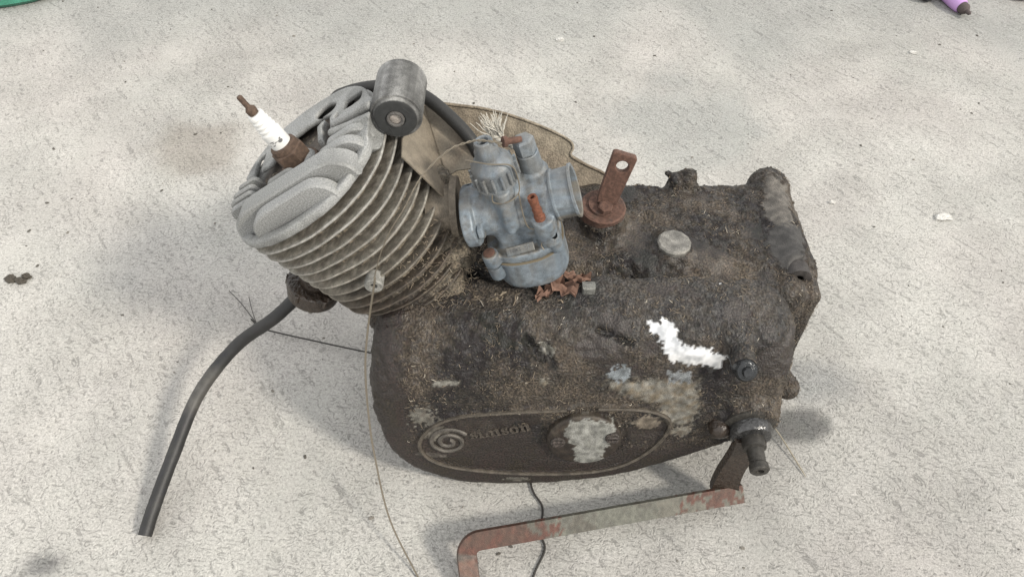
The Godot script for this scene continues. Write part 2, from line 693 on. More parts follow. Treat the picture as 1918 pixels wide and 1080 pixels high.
func look(g: PackedFloat32Array, x: float, y: float) -> float:
	var u := clampf((x - GX) / GS, 0.0, GW - 1.01)
	var w := clampf((y - GY) / GS, 0.0, GH - 1.01)
	var i := int(u)
	var j := int(w)
	var fu := u - i
	var fw := w - j
	var at := j * GW + i
	return lerpf(lerpf(g[at], g[at + 1], fu), lerpf(g[at + GW], g[at + GW + 1], fu), fw)

func cover_front(x: float, y: float) -> float:
	var z := 9.35 - 0.16 * (y - 0.5)
	if y > 10.5:
		z -= 0.045 * (y - 10.5) * (y - 10.5)
	# raised rim of the name panel and the flat field inside it
	var d := look(pad_grid, x, y)
	z += 0.22 * (1.0 - smoothstep(0.0, 0.35, absf(d)))
	if d < 0.0:
		z += 0.1 * smoothstep(0.0, -0.5, d)
	# sunken ring round the inspection cap
	var c := Vector2(x - 5.35, y - 6.9).length()
	z -= 0.15 * (1.0 - smoothstep(0.0, 0.3, absf(c - 3.1)))
	return z

func gash(p: Vector3) -> float:
	var g := sd_cap(p, Vector3(1.0, 15.3, 5.7), Vector3(2.0, 14.2, 6.4), 0.34)
	g = minf(g, sd_cap(p, Vector3(2.3, 15.0, 5.8), Vector3(2.9, 13.5, 6.75), 0.2))
	g = minf(g, sd_cap(p, Vector3(6.0, 15.75, 5.15), Vector3(8.2, 15.1, 5.85), 0.2))
	return g + nz.get_noise_3d(p.x * 3.0, p.y * 3.0, p.z * 3.0) * 0.2

func cover_sdf(p: Vector3) -> float:
	var d := look(cover_grid, p.x, p.y)
	if d > 3.0 or p.z > 12.5:
		return maxf(d, p.z - 10.2)
	var f := smax(d, p.z - cover_front(p.x, p.y), lerpf(0.9, 2.6, smoothstep(4.0, 13.0, p.y)))
	f = smax(f, 1.2 - p.z, 0.4)
	# gear shaft boss low on the right, drain plug dimple, oil-fouled lumps
	f = smin(f, sd_cyl(p, Vector3(17.3, 8.6, 4.0), Vector3(17.3, 8.6, 8.6), 2.1, 0.4), 1.0)
	f = smin(f, sd_cap(p, Vector3(15.6, 14.9, 5.2), Vector3(15.6, 14.9, 7.2), 0.85), 0.7)
	# gashes in the crust
	if p.y > 12.5 and p.x < 9.0:
		f = smax(f, -gash(p), 0.15)
	if absf(f) > 0.8:
		return f
	if p.x > 4.0 and p.x < 15.0 and p.y > 4.0:
		for k in 2:
			if patches[k][3].has_point(Vector2(p.x, p.y)) and sd_poly(Vector2(p.x, p.y), patches[k][0]) < 0.3:
				return f + 0.03 + nb.get_noise_3d(p.x * 0.6, p.y * 0.6, p.z * 0.6) * 0.03
	f += nz.get_noise_3d(p.x * 2.2, p.y * 2.2, p.z * 2.2) * (0.05 + 0.12 * smoothstep(4.0, 9.5, p.y)) + nb.get_noise_3d(p.x * 1.1, p.y * 1.1, p.z * 1.1) * (0.05 + 0.09 * smoothstep(4.0, 9.0, p.y))
	return f

func case_sdf(p: Vector3) -> float:
	# rear gearbox half, low crank half under the carburettor, wall behind
	var f := sd_box(p, Vector3(12.2, 8.6, -3.6), Vector3(9.0, 7.7, 6.0), 1.4)
	f = smin(f, sd_box(p, Vector3(-2.0, 7.0, -3.5), Vector3(7.4, 6.9, 5.8), 1.8), 1.5)
	f = smin(f, sd_box(p, Vector3(-0.5, 13.6, -6.8), Vector3(4.4, 2.2, 2.2), 0.8), 1.2)
	# flange behind, standing up from bottom to top at the rear end
	f = smin(f, sd_box(p, Vector3(21.4, 9.4, 0.2), Vector3(1.0, 6.0, 1.7), 0.5), 0.8)
	f = smin(f, sd_box(p, Vector3(21.5, 14.6, -4.5), Vector3(0.8, 1.2, 4.6), 0.5), 0.8)
	f = smin(f, sd_cap(p, Vector3(22.0, 4.6, 1.2), Vector3(22.7, 4.2, 2.4), 1.0), 0.5)
	# rear mounting tube across the top
	f = smin(f, sd_cyl(p, Vector3(20.7, 15.6, -9.4), Vector3(20.7, 15.6, -0.6), 1.25, 0.25), 0.9)
	f = smin(f, sd_cap(p, Vector3(20.7, 15.4, -9.5), Vector3(20.6, 15.7, -9.3), 1.55), 0.7)
	f = smax(f, -sd_cyl(p, Vector3(20.7, 15.6, -2.4), Vector3(20.7, 15.6, 0.6), 0.42, 0.05), 0.15)
	# cable lug with two ears at the far edge
	if p.y > 14.0 and p.z < -6.0:
		f = smin(f, sd_box(p, Vector3(13.4, 16.0, -8.9), Vector3(1.05, 1.3, 0.8), 0.4), 0.5)
		f = smin(f, sd_cap(p, Vector3(12.3, 17.5, -8.9), Vector3(12.7, 16.8, -8.9), 0.42), 0.2)
		f = smin(f, sd_cap(p, Vector3(14.1, 17.3, -8.9), Vector3(14.2, 16.6, -8.6), 0.55), 0.25)
		f = smax(f, -sd_cap(p, Vector3(13.3, 17.6, -8.9), Vector3(13.3, 16.9, -7.9), 0.26), 0.12)
	# boss for the rusty bracket
	f = smin(f, sd_cyl(p, Vector3(6.9, 15.0, -4.4), Vector3(6.9, 17.6, -4.4), 1.8, 0.3), 0.9)
	# filler boss and the hollow in front of it
	f = smin(f, sd_cyl(p, Vector3(11.9, 15.0, -1.9), Vector3(11.9, 16.7, -1.9), 1.6, 0.2), 0.8)
	f = smax(f, -sd_cap(p, Vector3(7.2, 16.5, 1.0), Vector3(8.4, 16.4, 0.7), 1.15), 0.4)
	f = smax(f, -sd_cap(p, Vector3(-4.2, 15.2, -1.2), Vector3(-2.2, 14.6, 0.9), 1.7), 0.5)
	f = smax(f, -sd_box(p, Vector3(11.5, 17.3, 0.7), Vector3(8.0, 1.3, 0.8), 0.4), 0.9)
	if absf(f) > 0.8:
		return f
	f += nz.get_noise_3d(p.x * 2.2, p.y * 2.2, p.z * 2.2) * 0.2 * lerpf(1.0, 0.4, smoothstep(18.3, 19.4, p.x)) + nb.get_noise_3d(p.x * 1.1, p.y * 1.1, p.z * 1.1) * 0.26 * lerpf(1.0, 0.3, smoothstep(18.3, 19.4, p.x))
	return f

func blob(p: Vector3, c: Vector3, r: Vector3, soft := 0.0) -> bool:
	var d := ((p - c) / r).length()
	return d + nz.get_noise_3d(p.x * 3.1, p.y * 3.1, p.z * 3.1) * 0.42 + nb.get_noise_3d(p.x * 1.4 + 40.0, p.y * 1.4, p.z * 1.4) * 0.35 < 1.0 - soft

func crust_color(p: Vector3, n: Vector3) -> Color:
	var a := nb.get_noise_3d(p.x * 0.55, p.y * 0.55, p.z * 0.55)
	var b := nz.get_noise_3d(p.x * 3.0, p.y * 3.0, p.z * 3.0)
	var dark := Vector3(0.018, 0.0155, 0.0135)
	var tan_ := Vector3(0.096, 0.077, 0.058)
	var t := clampf(0.34 + a * 0.95 + b * 0.5 + nb.get_noise_3d(p.x * 1.7 + 20.0, p.y * 1.7, p.z * 1.7) * 0.5, 0.0, 1.0)
	var c := dark.lerp(tan_, t)
	return Color(c.x, c.y, c.z, 1.0)

func case_color(p: Vector3, n: Vector3) -> Color:
	var c := crust_color(p, n)
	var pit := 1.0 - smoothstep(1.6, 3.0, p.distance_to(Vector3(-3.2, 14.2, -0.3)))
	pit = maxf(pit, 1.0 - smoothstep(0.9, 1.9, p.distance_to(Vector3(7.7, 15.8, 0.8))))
	# dusty debris collects in the valley round the carburettor and by the filler boss
	var dust := 1.0 - smoothstep(2.0, 6.0, Vector2(p.x - 2.0, p.z + 1.0).length())
	if n.y > 0.4:
		dust = maxf(dust, (1.0 - smoothstep(1.5, 4.5, Vector2(p.x - 15.0, p.z - 1.5).length())) * 0.7)
		c = c.lerp(Color(0.17, 0.135, 0.098, 1.0), clampf(dust * (0.45 + nz.get_noise_3d(p.x * 2.0, p.y, p.z * 2.0) * 0.8), 0.0, 0.8))
	c = c.lerp(Color(0.014, 0.012, 0.010, 1.0), pit * 0.85)  # shade of the two hollows painted into the crust colour
	if n.y > 0.2 and p.x > 3.0 and p.x < 19.0 and nb.get_noise_3d(p.x * 0.7 + 60.0, p.y, p.z * 0.7) + nz.get_noise_3d(p.x * 2.0, p.y * 2.0, p.z * 2.0) * 0.3 > 0.22:
		return Color(c.r * 0.85, c.g * 0.83, c.b * 0.83, 0.25)
	if blob(p, Vector3(20.6, 17.0, -6.5), Vector3(1.2, 1.0, 2.6)):
		return Color(0.17, 0.155, 0.135, 0.75)
	if blob(p, Vector3(20.4, 16.5, -2.2), Vector3(1.3, 1.2, 2.2)):
		return Color(0.075, 0.072, 0.068, 0.75)
	c.a = 1.0
	return c

var patches := []
var panel_line := PackedVector2Array()

func patch(pts: Array, a: Color, b: Color, rag: float) -> void:
	var poly := PackedVector2Array(pts)
	var box := Rect2(poly[0], Vector2.ZERO)
	for p in poly:
		box = box.expand(p)
	patches.append([poly, a, b, box.grow(1.0), rag])

func spot(x: float, y: float, rx: float, ry: float, a: Color, b: Color, rag := 0.8) -> void:
	var pts := []
	for k in 10:
		pts.append(Vector2(x + cos(TAU * k / 10.0) * rx, y + sin(TAU * k / 10.0) * ry))
	patch(pts, a, b, rag)

func make_patches() -> void:
	var pale := Color(0.28, 0.27, 0.24, 0.75)
	var pale2 := Color(0.27, 0.26, 0.225, 0.75)
	patch([Vector2(9.2, 16.15), Vector2(11.1, 16.15), Vector2(11.3, 15.4), Vector2(12.5, 14.95), Vector2(14.7, 14.6), Vector2(14.4, 13.6), Vector2(12.5, 13.8), Vector2(10.8, 14.1), Vector2(10.4, 15.0)], Color(0.42, 0.43, 0.44, 0.5), Color(0.82, 0.82, 0.82, 0.5), 0.55)
	patch([Vector2(4.1, 9.1), Vector2(5.7, 9.6), Vector2(7.7, 8.8), Vector2(7.2, 7.2), Vector2(6.7, 4.5), Vector2(5.7, 4.1), Vector2(4.8, 4.7), Vector2(4.6, 6.6), Vector2(3.8, 7.9)], Color(0.32, 0.32, 0.295, 0.75), Color(0.25, 0.25, 0.225, 0.75), 0.5)
	spot(7.5, 13.15, 0.75, 0.6, Color(0.28, 0.31, 0.33, 0.75), Color(0.22, 0.245, 0.26, 0.75))
	spot(11.7, 12.9, 0.95, 0.42, Color(0.28, 0.30, 0.31, 0.75), Color(0.22, 0.23, 0.24, 0.75))
	spot(2.4, 14.7, 0.65, 0.5, pale, pale2)
	spot(2.2, 12.4, 0.42, 0.34, Color(0.24, 0.20, 0.15, 0.75), pale2)
	spot(-4.6, 12.4, 0.9, 0.2, pale, pale2, 0.4)
	spot(-6.4, 9.0, 1.0, 0.95, pale2, Color(0.17, 0.15, 0.125, 0.75), 1.9)
	spot(-5.6, 7.3, 0.9, 0.8, Color(0.24, 0.22, 0.185, 0.75), Color(0.17, 0.155, 0.13, 0.75), 0.8)
	spot(9.8, 8.5, 0.95, 0.8, Color(0.27, 0.23, 0.18, 0.75), Color(0.2, 0.165, 0.13, 0.75), 0.8)
	spot(12.6, 7.4, 0.8, 0.5, Color(0.25, 0.215, 0.17, 0.75), pale2, 0.9)
	spot(-6.3, 4.6, 1.2, 0.28, Color(0.17, 0.15, 0.13, 0.75), Color(0.12, 0.105, 0.09, 0.75), 0.5)
	spot(0.3, 1.4, 1.1, 0.2, pale2, Color(0.18, 0.165, 0.14, 0.75), 0.4)
	patch([Vector2(6.2, 13.0), Vector2(9.0, 12.9), Vector2(13.2, 12.9), Vector2(13.9, 9.8), Vector2(13.5, 7.8), Vector2(11.3, 7.6), Vector2(10.3, 10.1), Vector2(8.0, 10.9), Vector2(6.4, 12.0)], Color(0.24, 0.20, 0.145, 1.0), Color(0.31, 0.30, 0.265, 1.0), 1.2)

func cover_color(p: Vector3, n: Vector3) -> Color:
	var c := crust_color(p, n)
	# oil-soaked darker lower face and left end, sky sheen along the crest painted in as grey
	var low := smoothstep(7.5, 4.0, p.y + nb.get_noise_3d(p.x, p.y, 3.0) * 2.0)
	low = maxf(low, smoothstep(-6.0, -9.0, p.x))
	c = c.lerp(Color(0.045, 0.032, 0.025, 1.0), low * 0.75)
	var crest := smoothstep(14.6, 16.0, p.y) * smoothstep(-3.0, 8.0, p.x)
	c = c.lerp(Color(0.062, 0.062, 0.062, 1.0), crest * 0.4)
	c.a = 1.0
	# oil-soaked skin: the lower border, the field of the name panel, scattered patches
	var pd := look(pad_grid, p.x, p.y)
	var slick := maxf(low, smoothstep(0.1, -0.5, pd) * smoothstep(3.0, 1.0, p.x + nb.get_noise_2d(p.x, p.y) * 3.0))
	slick = maxf(slick, smoothstep(0.12, 0.32, nb.get_noise_3d(p.x * 0.6 + 11.0, p.y * 0.6, p.z * 0.6)) * 0.8 * smoothstep(-4.0, 3.0, p.x))
	if slick + nz.get_noise_3d(p.x * 2.0, p.y * 2.0, p.z * 2.0) * 0.45 > 0.55:
		c = c.lerp(Color(0.031, 0.0225, 0.0185, 1.0), 0.75)
		c.a = 0.25
	if p.y > 12.5 and p.x < 9.0:
		c = c.lerp(Color(0.012, 0.011, 0.010, c.a), smoothstep(0.25, 0.0, gash(p)) * 0.8)  # inside of the gashes blackened to paint in their shade
	# places where the crust is rubbed off: shiny metal, dusty metal, flaked spots
	var rag := nz.get_noise_2d(p.x * 4.0, p.y * 4.0) * 0.5 + nb.get_noise_2d(p.x * 3.0, p.y * 3.0) * 0.25
	for patch in patches:
		var d: float = sd_poly(Vector2(p.x, p.y), patch[0]) if patch[3].has_point(Vector2(p.x, p.y)) else 9.0
		if d + rag * patch[4] < 0.0:
			var tone := clampf(0.5 + nz.get_noise_3d(p.x * 2.5, p.y * 2.5, p.z * 2.5) * 1.3, 0, 1)
			var m: Color = patch[1].lerp(patch[2], tone)
			if patch[1].a > 0.8:
				c.a = 0.75 if d + rag * patch[4] < -0.25 else 1.0
				m.a = c.a
				c = c.lerp(m, smoothstep(0.0, -0.8, d + rag * patch[4]))
				return c
			return m
	return c

func make_case() -> void:
	make_patches()
	cover_grid = fill_grid(rounded(PackedVector2Array([Vector2(-10.1, 14.5), Vector2(-10.4, 7.6), Vector2(-8.6, 2.7), Vector2(-3.8, 0.2), Vector2(3.0, 0.3), Vector2(9.0, 1.4), Vector2(15.5, 5.0), Vector2(19.6, 7.8), Vector2(20.2, 12.5), Vector2(19.6, 16.6), Vector2(10.0, 17.0), Vector2(0.0, 16.6), Vector2(-7.5, 16.6)]), 2))
	panel_line = rounded(PackedVector2Array([Vector2(-7.3, 6.4), Vector2(-6.4, 4.0), Vector2(-3.6, 2.9), Vector2(2.0, 2.3), Vector2(7.5, 2.7), Vector2(10.5, 5.0), Vector2(12.0, 8.6), Vector2(10.2, 10.0), Vector2(7.0, 10.2), Vector2(0.0, 9.8), Vector2(-5.0, 9.2)]), 3)
	pad_grid = fill_grid(panel_line)
	case_data = nets(CaseField.new(self), Vector3(-11, 0.2, -11.5), Vector3(24.5, 20, 4.8), 0.22)
	var case := put_mesh("crankcase", nets_mesh(case_data, [M.crust, M.bare_metal, M.clean_metal, M.oily_crust]), engine)
	cover_data = nets(CoverField.new(self), Vector3(-11.5, -0.6, 0.6), Vector3(21.5, 18.5, 11), 0.17, 1.9)
	var cover := put_mesh("clutch_cover", nets_mesh(cover_data, [M.crust, M.bare_metal, M.clean_metal, M.oily_crust]), engine)
	var b := B()
	b.prism(rounded(hexagon(1.36, 0.08), 1), 0.55, Transform3D(Basis(Vector3.RIGHT, -PI / 2), Vector3(11.9, 16.55, -1.9)), 0.12, Color(0.30, 0.29, 0.26))
	put("filler_plug", b, M.bare_metal, case)

# ------------------------------------------------------------------ cylinder and head (in the cylinder's frame)
func super_r(x: float, z: float, p := 2.4) -> float:
	return pow(pow(absf(x), p) + pow(absf(z), p), 1.0 / p)

class BarrelField extends Field:
	func dist(p: Vector3) -> float:
		return host.barrel_sdf(p)
	func paint(p: Vector3, n: Vector3) -> Color:
		return host.barrel_color(p, n)

class HeadField extends Field:
	func dist(p: Vector3) -> float:
		return host.head_sdf(p)
	func paint(p: Vector3, n: Vector3) -> Color:
		return host.head_color(p, n)

class CarbField extends Field:
	func dist(p: Vector3) -> float:
		return host.carb_sdf(p)
	func paint(p: Vector3, n: Vector3) -> Color:
		return host.zinc_color(p, n)

class ZincField extends Field:
	func paint(p: Vector3, n: Vector3) -> Color:
		return host.zinc_color(p, n)

class FinField extends Field:
	var low := 0.0
	func paint(p: Vector3, n: Vector3) -> Color:
		return host.fin_color(p, low)

class LeverField extends Field:
	func paint(p: Vector3, n: Vector3) -> Color:
		return host.lever_color(p)

class RubberField extends Field:
	func paint(p: Vector3, n: Vector3) -> Color:
		return host.rubber_color(p)

class HoseField extends Field:
	func paint(p: Vector3, n: Vector3) -> Color:
		var k: float = smoothstep(1.0, 2.2, p.z) * smoothstep(5.2, 4.2, p.z) + host.nz.get_noise_3d(p.x, p.y, p.z) * 0.25
		return Color(0.022, 0.022, 0.023).lerp(Color(0.11, 0.105, 0.095), clampf(k * 0.75, 0, 1))

class DustField extends Field:
	func paint(p: Vector3, n: Vector3) -> Color:
		var k: float = clampf(0.5 + host.nz.get_noise_3d(p.x * 2.0, p.y * 2.0, p.z * 2.0) * 1.3, 0, 1)
		return Color(0.75, 0.85, 0.95).lerp(Color(1.35, 1.9, 2.3), k)

class CapField extends Field:
	func paint(p: Vector3, n: Vector3) -> Color:
		return host.cap_color(p)

class SheetField extends Field:
	func paint(p: Vector3, n: Vector3) -> Color:
		return host.sheet_color(p)

func barrel_sdf(p: Vector3) -> float:
	var r := Vector2(p.x, p.z).length()
	var f := maxf(r - 5.05, maxf(p.y, -12.0 - p.y))
	f = smin(f, sd_box(p, Vector3(-0.4, -11.6, 0), Vector3(4.0, 0.8, 4.4), 0.4), 0.6)
	# packed earth and chaff where the fins meet the crankcase
	f = smin(f, sd_cap(p, Vector3(4.7, -7.4, 0.3), Vector3(4.3, -10.2, 2.4), 1.1), 0.8)
	f = smin(f, sd_cap(p, Vector3(5.7, -6.2, -0.8), Vector3(5.2, -9.4, 0.3), 1.05), 0.8)
	if absf(f) > 0.8:
		return f
	return f + nz.get_noise_3d(p.x * 2.0, p.y * 2.0, p.z * 2.0) * 0.25

func barrel_color(p: Vector3, _n: Vector3) -> Color:
	var t := clampf(0.5 + nz.get_noise_3d(p.x * 2.6, p.y * 2.6, p.z * 2.6) * 1.2, 0, 1)
	var c := Color(0.11, 0.093, 0.07).lerp(Color(0.24, 0.205, 0.155), t)
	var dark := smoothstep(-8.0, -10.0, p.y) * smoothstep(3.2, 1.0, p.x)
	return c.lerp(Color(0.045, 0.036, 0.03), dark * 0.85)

func fin_color(p: Vector3, low: float) -> Color:
	var r := super_r(p.x, p.z)
	var n := nz.get_noise_3d(p.x * 2.0, p.y * 2.0, p.z * 2.0)
	var n2 := nb.get_noise_3d(p.x * 0.9, p.y * 0.9, p.z * 0.9)
	var edge := smoothstep(5.7, 6.0, r)
	var dust := Color(0.22, 0.196, 0.16).lerp(Color(0.39, 0.365, 0.31), clampf(0.5 + n * 1.4, 0, 1))
	var alu := Color(0.50, 0.49, 0.455).lerp(Color(0.36, 0.35, 0.32), clampf(0.5 + n2 * 1.3 + n * 0.5, 0, 1))
	var c := dust.lerp(alu, edge * clampf(0.85 + n * 0.6, 0, 1))
	var grime := Color(0.06, 0.046, 0.036).lerp(Color(0.16, 0.13, 0.10), clampf(0.35 + n * 1.3, 0, 1))
	# the lower front of the lowest fins is black with oil
	var k := low * smoothstep(-6.0, -2.5, p.x + n2 * 3.0 + low * 1.5) + low * clampf(n * 1.5, -0.3, 0.3)
	return c.lerp(grime, clampf(k, 0, 1))

func head_sdf(p: Vector3) -> float:
	var s := super_r(p.x, p.z)
	var f := smax(s - 6.05, absf(p.y - 0.0) - 0.32, 0.2)
	f = smax(f, -smax(s - 5.35, 0.02 - p.y, 0.1), 0.1)
	f = smin(f, sd_cone(p, Vector3(-0.3, -0.5, 0), Vector3(-0.25, 0.0, 0), 1.7, 1.3), 0.4)
	# guard rail round the far rim with its oval and square openings
	if p.z < 0.5:
		s = super_r(p.x, p.z / 0.95)
		var ring := smax(smax(s - 6.0, 3.5 - s, 0.2), absf(p.y - 0.62) - 0.2, 0.18)
		ring = smax(ring, p.z + 1.5, 0.3)
		var q := (p - Vector3(1.5, 0.62, -3.9))
		q = q.rotated(Vector3.UP, 0.25)
		var oval := Vector3(q.x / 1.05, 0, q.z / 0.62).length() - 1.0
		ring = smax(ring, -oval * 0.62, 0.15)
		ring = smax(ring, -sd_box(p, Vector3(4.2, 0.62, -2.9), Vector3(0.75, 1.0, 0.5), 0.12), 0.12)
		ring = smax(ring, -sd_box(p, Vector3(-4.6, 0.62, -2.3), Vector3(0.35, 1.0, 1.1), 0.1), 0.12)
		f = minf(f, ring)
		f = smin(f, sd_cyl(p, Vector3(-1.6, 0, -4.9), Vector3(-1.6, 0.6, -4.9), 0.5, 0.1), 0.2)
		f = smin(f, sd_cyl(p, Vector3(4.0, 0, -4.2), Vector3(4.0, 0.6, -4.2), 0.5, 0.1), 0.2)
	# the lug that carries the rubber mount, with two cast ribs
	if p.x > 1.5:
		f = smin(f, sd_box(p, Vector3(5.6, -0.1, -0.2), Vector3(1.5, 0.75, 1.9), 0.4), 0.5)
		f = smin(f, sd_cap(p, Vector3(5.2, -0.2, 0.3), Vector3(7.0, -0.9, 0.2), 0.85), 0.4)
		f = smin(f, sd_cap(p, Vector3(3.0, 0.9, -1.2), Vector3(6.3, 1.1, -0.4), 0.28), 0.2)
		f = smin(f, sd_cap(p, Vector3(3.0, 0.9, -0.3), Vector3(6.3, 0.8, 0.4), 0.28), 0.2)
		f = smax(f, -sd_cyl(p, Vector3(7.3, -0.3, -9), Vector3(7.3, -0.3, 9), 1.5, 0.0), 0.05)
	return f + nz.get_noise_3d(p.x * 1.5, p.y * 1.5, p.z * 1.5) * 0.03

func head_color(p: Vector3, n: Vector3) -> Color:
	var a := nz.get_noise_3d(p.x * 2.0, p.y * 2.0, p.z * 2.0)
	var c := Color(0.78, 0.78, 0.77).lerp(Color(1.1, 1.1, 1.08), clampf(0.5 + a, 0, 1))
	# deep shade of the plug well and rail openings painted as dark brown
	var big := nb.get_noise_3d(p.x * 0.9, p.y * 0.9, p.z * 0.9)
	c = c * (1.0 + big * 0.55)
	c.a = 1.0
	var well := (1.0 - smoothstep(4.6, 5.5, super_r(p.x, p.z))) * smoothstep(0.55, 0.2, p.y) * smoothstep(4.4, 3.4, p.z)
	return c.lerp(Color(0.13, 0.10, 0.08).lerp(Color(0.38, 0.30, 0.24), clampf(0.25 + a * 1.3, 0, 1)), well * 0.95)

func fin_profile(x0: float, x1: float, h: float, r0: float, r1: float) -> PackedVector2Array:
	var p := PackedVector2Array([Vector2(x0, -0.4)])
	for k in 7:
		var a := PI - k * PI / 12.0
		p.append(Vector2(x0 + r0 + cos(a) * r0, h - minf(r0, h) + sin(a) * minf(r0, h)))
	for k in 7:
		var a := PI / 2 - k * PI / 12.0
		p.append(Vector2(x1 - r1 + cos(a) * r1, h - minf(r1, h) + sin(a) * minf(r1, h)))
	p.append(Vector2(x1, -0.4))
	return p

func make_cylinder() -> void:
	var frame := Transform3D(HF.basis, HF.origin * CM)
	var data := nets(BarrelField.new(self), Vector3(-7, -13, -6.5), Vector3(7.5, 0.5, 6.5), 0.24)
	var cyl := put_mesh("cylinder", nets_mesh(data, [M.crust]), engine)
	cyl.transform = frame
	for i in 12:
		var fc := FinField.new(self)
		fc.low = smoothstep(5.6, 8.4, i)
		var b := B(fc)
		var rows := []
		var y := -0.98 - 0.9 * i
		var big := 6.0 - 0.04 * i - (0.35 if i > 9 else 0.0)
		for s in [[4.6, 0.13], [5.2, 0.12], [big - 0.3, 0.10], [big - 0.05, 0.08], [big, 0.0], [big - 0.05, -0.08], [big - 0.3, -0.10], [5.2, -0.12], [4.6, -0.13]]:
			var r := PackedVector3Array()
			for k in 120:
				var a := TAU * k / 120
				var q: float = s[0] / pow(pow(absf(cos(a)), 2.4) + pow(absf(sin(a)), 2.4), 1.0 / 2.4)
				var p := Vector3(cos(a) * q, y + s[1], sin(a) * q)
				p.y += nb.get_noise_3d(p.x * 0.6, i * 9.0, p.z * 0.6) * 0.10 * smoothstep(4.5, 6.0, s[0])
				q = 1.0 + nz.get_noise_3d(cos(a) * 5.0, i * 5.0, sin(a) * 5.0) * 0.007
				r.append(Vector3(p.x * q, p.y, p.z * q))
			rows.append(r)
		b.grid(rows, true, false)
		put("fin", b, M.fin_aluminium, cyl, 50.0)
	# screw eye on the lower front of the fins
	var e := B()
	e.lathe([Vector2(0.24, 0), Vector2(0.24, 0.9), Vector2(0.30, 0.95), Vector2(0.56, 0.95), Vector2(0.62, 0.88), Vector2(0.62, 0), Vector2(0.24, 0)], along(Vector3(0.75, -6.45, 5.25), Vector3.BACK), 24, Color(0.34, 0.335, 0.31))
	put("screw_eye", e, M.fin_aluminium, cyl)
	# inlet stub towards the carburettor
	var st := B()
	st.lathe([Vector2(1.7, 0), Vector2(1.7, 1.6), Vector2(2.1, 1.65), Vector2(2.1, 2.1), Vector2(0, 2.1)], along(Vector3(4.4, -7.0, 0.6), Vector3(0.85, -0.52, 0)), 28, Color(0.2, 0.17, 0.13))
	put("inlet_stub", st, M.fin_aluminium, cyl)
	# head
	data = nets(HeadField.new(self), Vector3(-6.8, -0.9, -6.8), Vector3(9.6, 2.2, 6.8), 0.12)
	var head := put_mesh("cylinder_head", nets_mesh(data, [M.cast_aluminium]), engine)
	head.transform = frame
	var fins := [
		[-2.9, 3.9, 1.4, 2.0, 1.5, 4.74, 0.9, 0.13], [-4.8, 5.3, 1.6, 2.4, 1.9, 3.4, 1.5, 0.14], [-5.5, -3.1, 1.25, 0.7, 0.5, 2.2, 0.42, 0.1], [-1.6, 0.8, 1.5, 0.5, 0.5, 2.2, 0.5, 0.12],
		[2.2, 5.7, 1.15, 0.9, 1.3, 1.9, 0.75, 0.12], [-5.85, -3.5, 1.2, 0.6, 0.4, 1.3, 0.36, 0.1], [2.6, 5.9, 0.95, 0.7, 1.2, 0.75, 0.7, 0.12], [-6.0, -3.8, 1.1, 0.5, 0.4, 0.4, 0.34, 0.1], [-5.9, -3.9, 1.0, 0.5, 0.4, -0.5, 0.3, 0.1]]
	for f in fins:
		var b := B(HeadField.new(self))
		b.prism(fin_profile(f[0], f[1], f[2], f[3], f[4]), f[6], Transform3D(Basis.IDENTITY, Vector3(0, 0.2, f[5] - f[6] * 0.5)), f[7])
		put("fin", b, M.cast_aluminium, head, 35.0)
	for x in [1.5, 2.6]:
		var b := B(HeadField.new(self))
		b.prism(PackedVector2Array([Vector2(-0.4, 0.1), Vector2(-0.1, 0.55), Vector2(1.0, 0.85), Vector2(1.75, 0.65), Vector2(1.75, -0.2), Vector2(-0.4, -0.2)]), 0.42, Transform3D(Basis(Vector3.UP, PI / 2), Vector3(x, 0.25, -0.5 - 0.15 * x)), 0.08)
		put("fin", b, M.cast_aluminium, head, 35.0)
	# spark plug
	var px := along(Vector3(-0.3, 0.3, 0.0), Vector3(0.17, 1, 0.02))
	var b := B()
	b.lathe([Vector2(1.45, -0.2), Vector2(1.4, 0.25), Vector2(0.95, 0.4), Vector2(0.95, 0.6)], px, 28)
	b.lathe([Vector2(0.9, 1.55), Vector2(0.95, 1.7), Vector2(0.88, 1.98), Vector2(0.74, 2.06), Vector2(0.5, 2.06)], px, 28)
	var plug := put("spark_plug", b, M.brown_steel, engine)
	plug.transform = frame
	b = B()
	b.prism(hexagon(1.12), 1.1, px * Transform3D(Basis(Vector3.RIGHT, -PI / 2), Vector3(0, 0.55, 0)), 0.1)
	put("hex_nut", b, M.brown_steel, plug, 30.0)
	b = B()
	var prof := [Vector2(0.62, 1.95), Vector2(0.68, 2.1), Vector2(0.68, 3.1), Vector2(0.65, 3.2)]
	for k in 4:
		var y := 3.28 + k * 0.3
		var r := 0.60 - k * 0.03
		prof.append_array([Vector2(r - 0.05, y), Vector2(r - 0.06, y + 0.07), Vector2(r + 0.02, y + 0.13), Vector2(r + 0.02, y + 0.22)])
	prof.append_array([Vector2(0.5, 4.55), Vector2(0.44, 4.62), Vector2(0.1, 4.62)])
	b.lathe(prof, px, 36)
	put("insulator", b, M.porcelain, plug, 35.0)
	b = B()
	b.lathe([Vector2(0.30, 4.6), Vector2(0.34, 4.75), Vector2(0.34, 5.0), Vector2(0.22, 5.14), Vector2(0.18, 5.2), Vector2(0.18, 5.95), Vector2(0.13, 6.02), Vector2(0, 6.02)], px, 20)
	put("terminal", b, M.brown_steel, plug)
	# worn printing on the insulator: a round mark and two broken rows
	b = B()
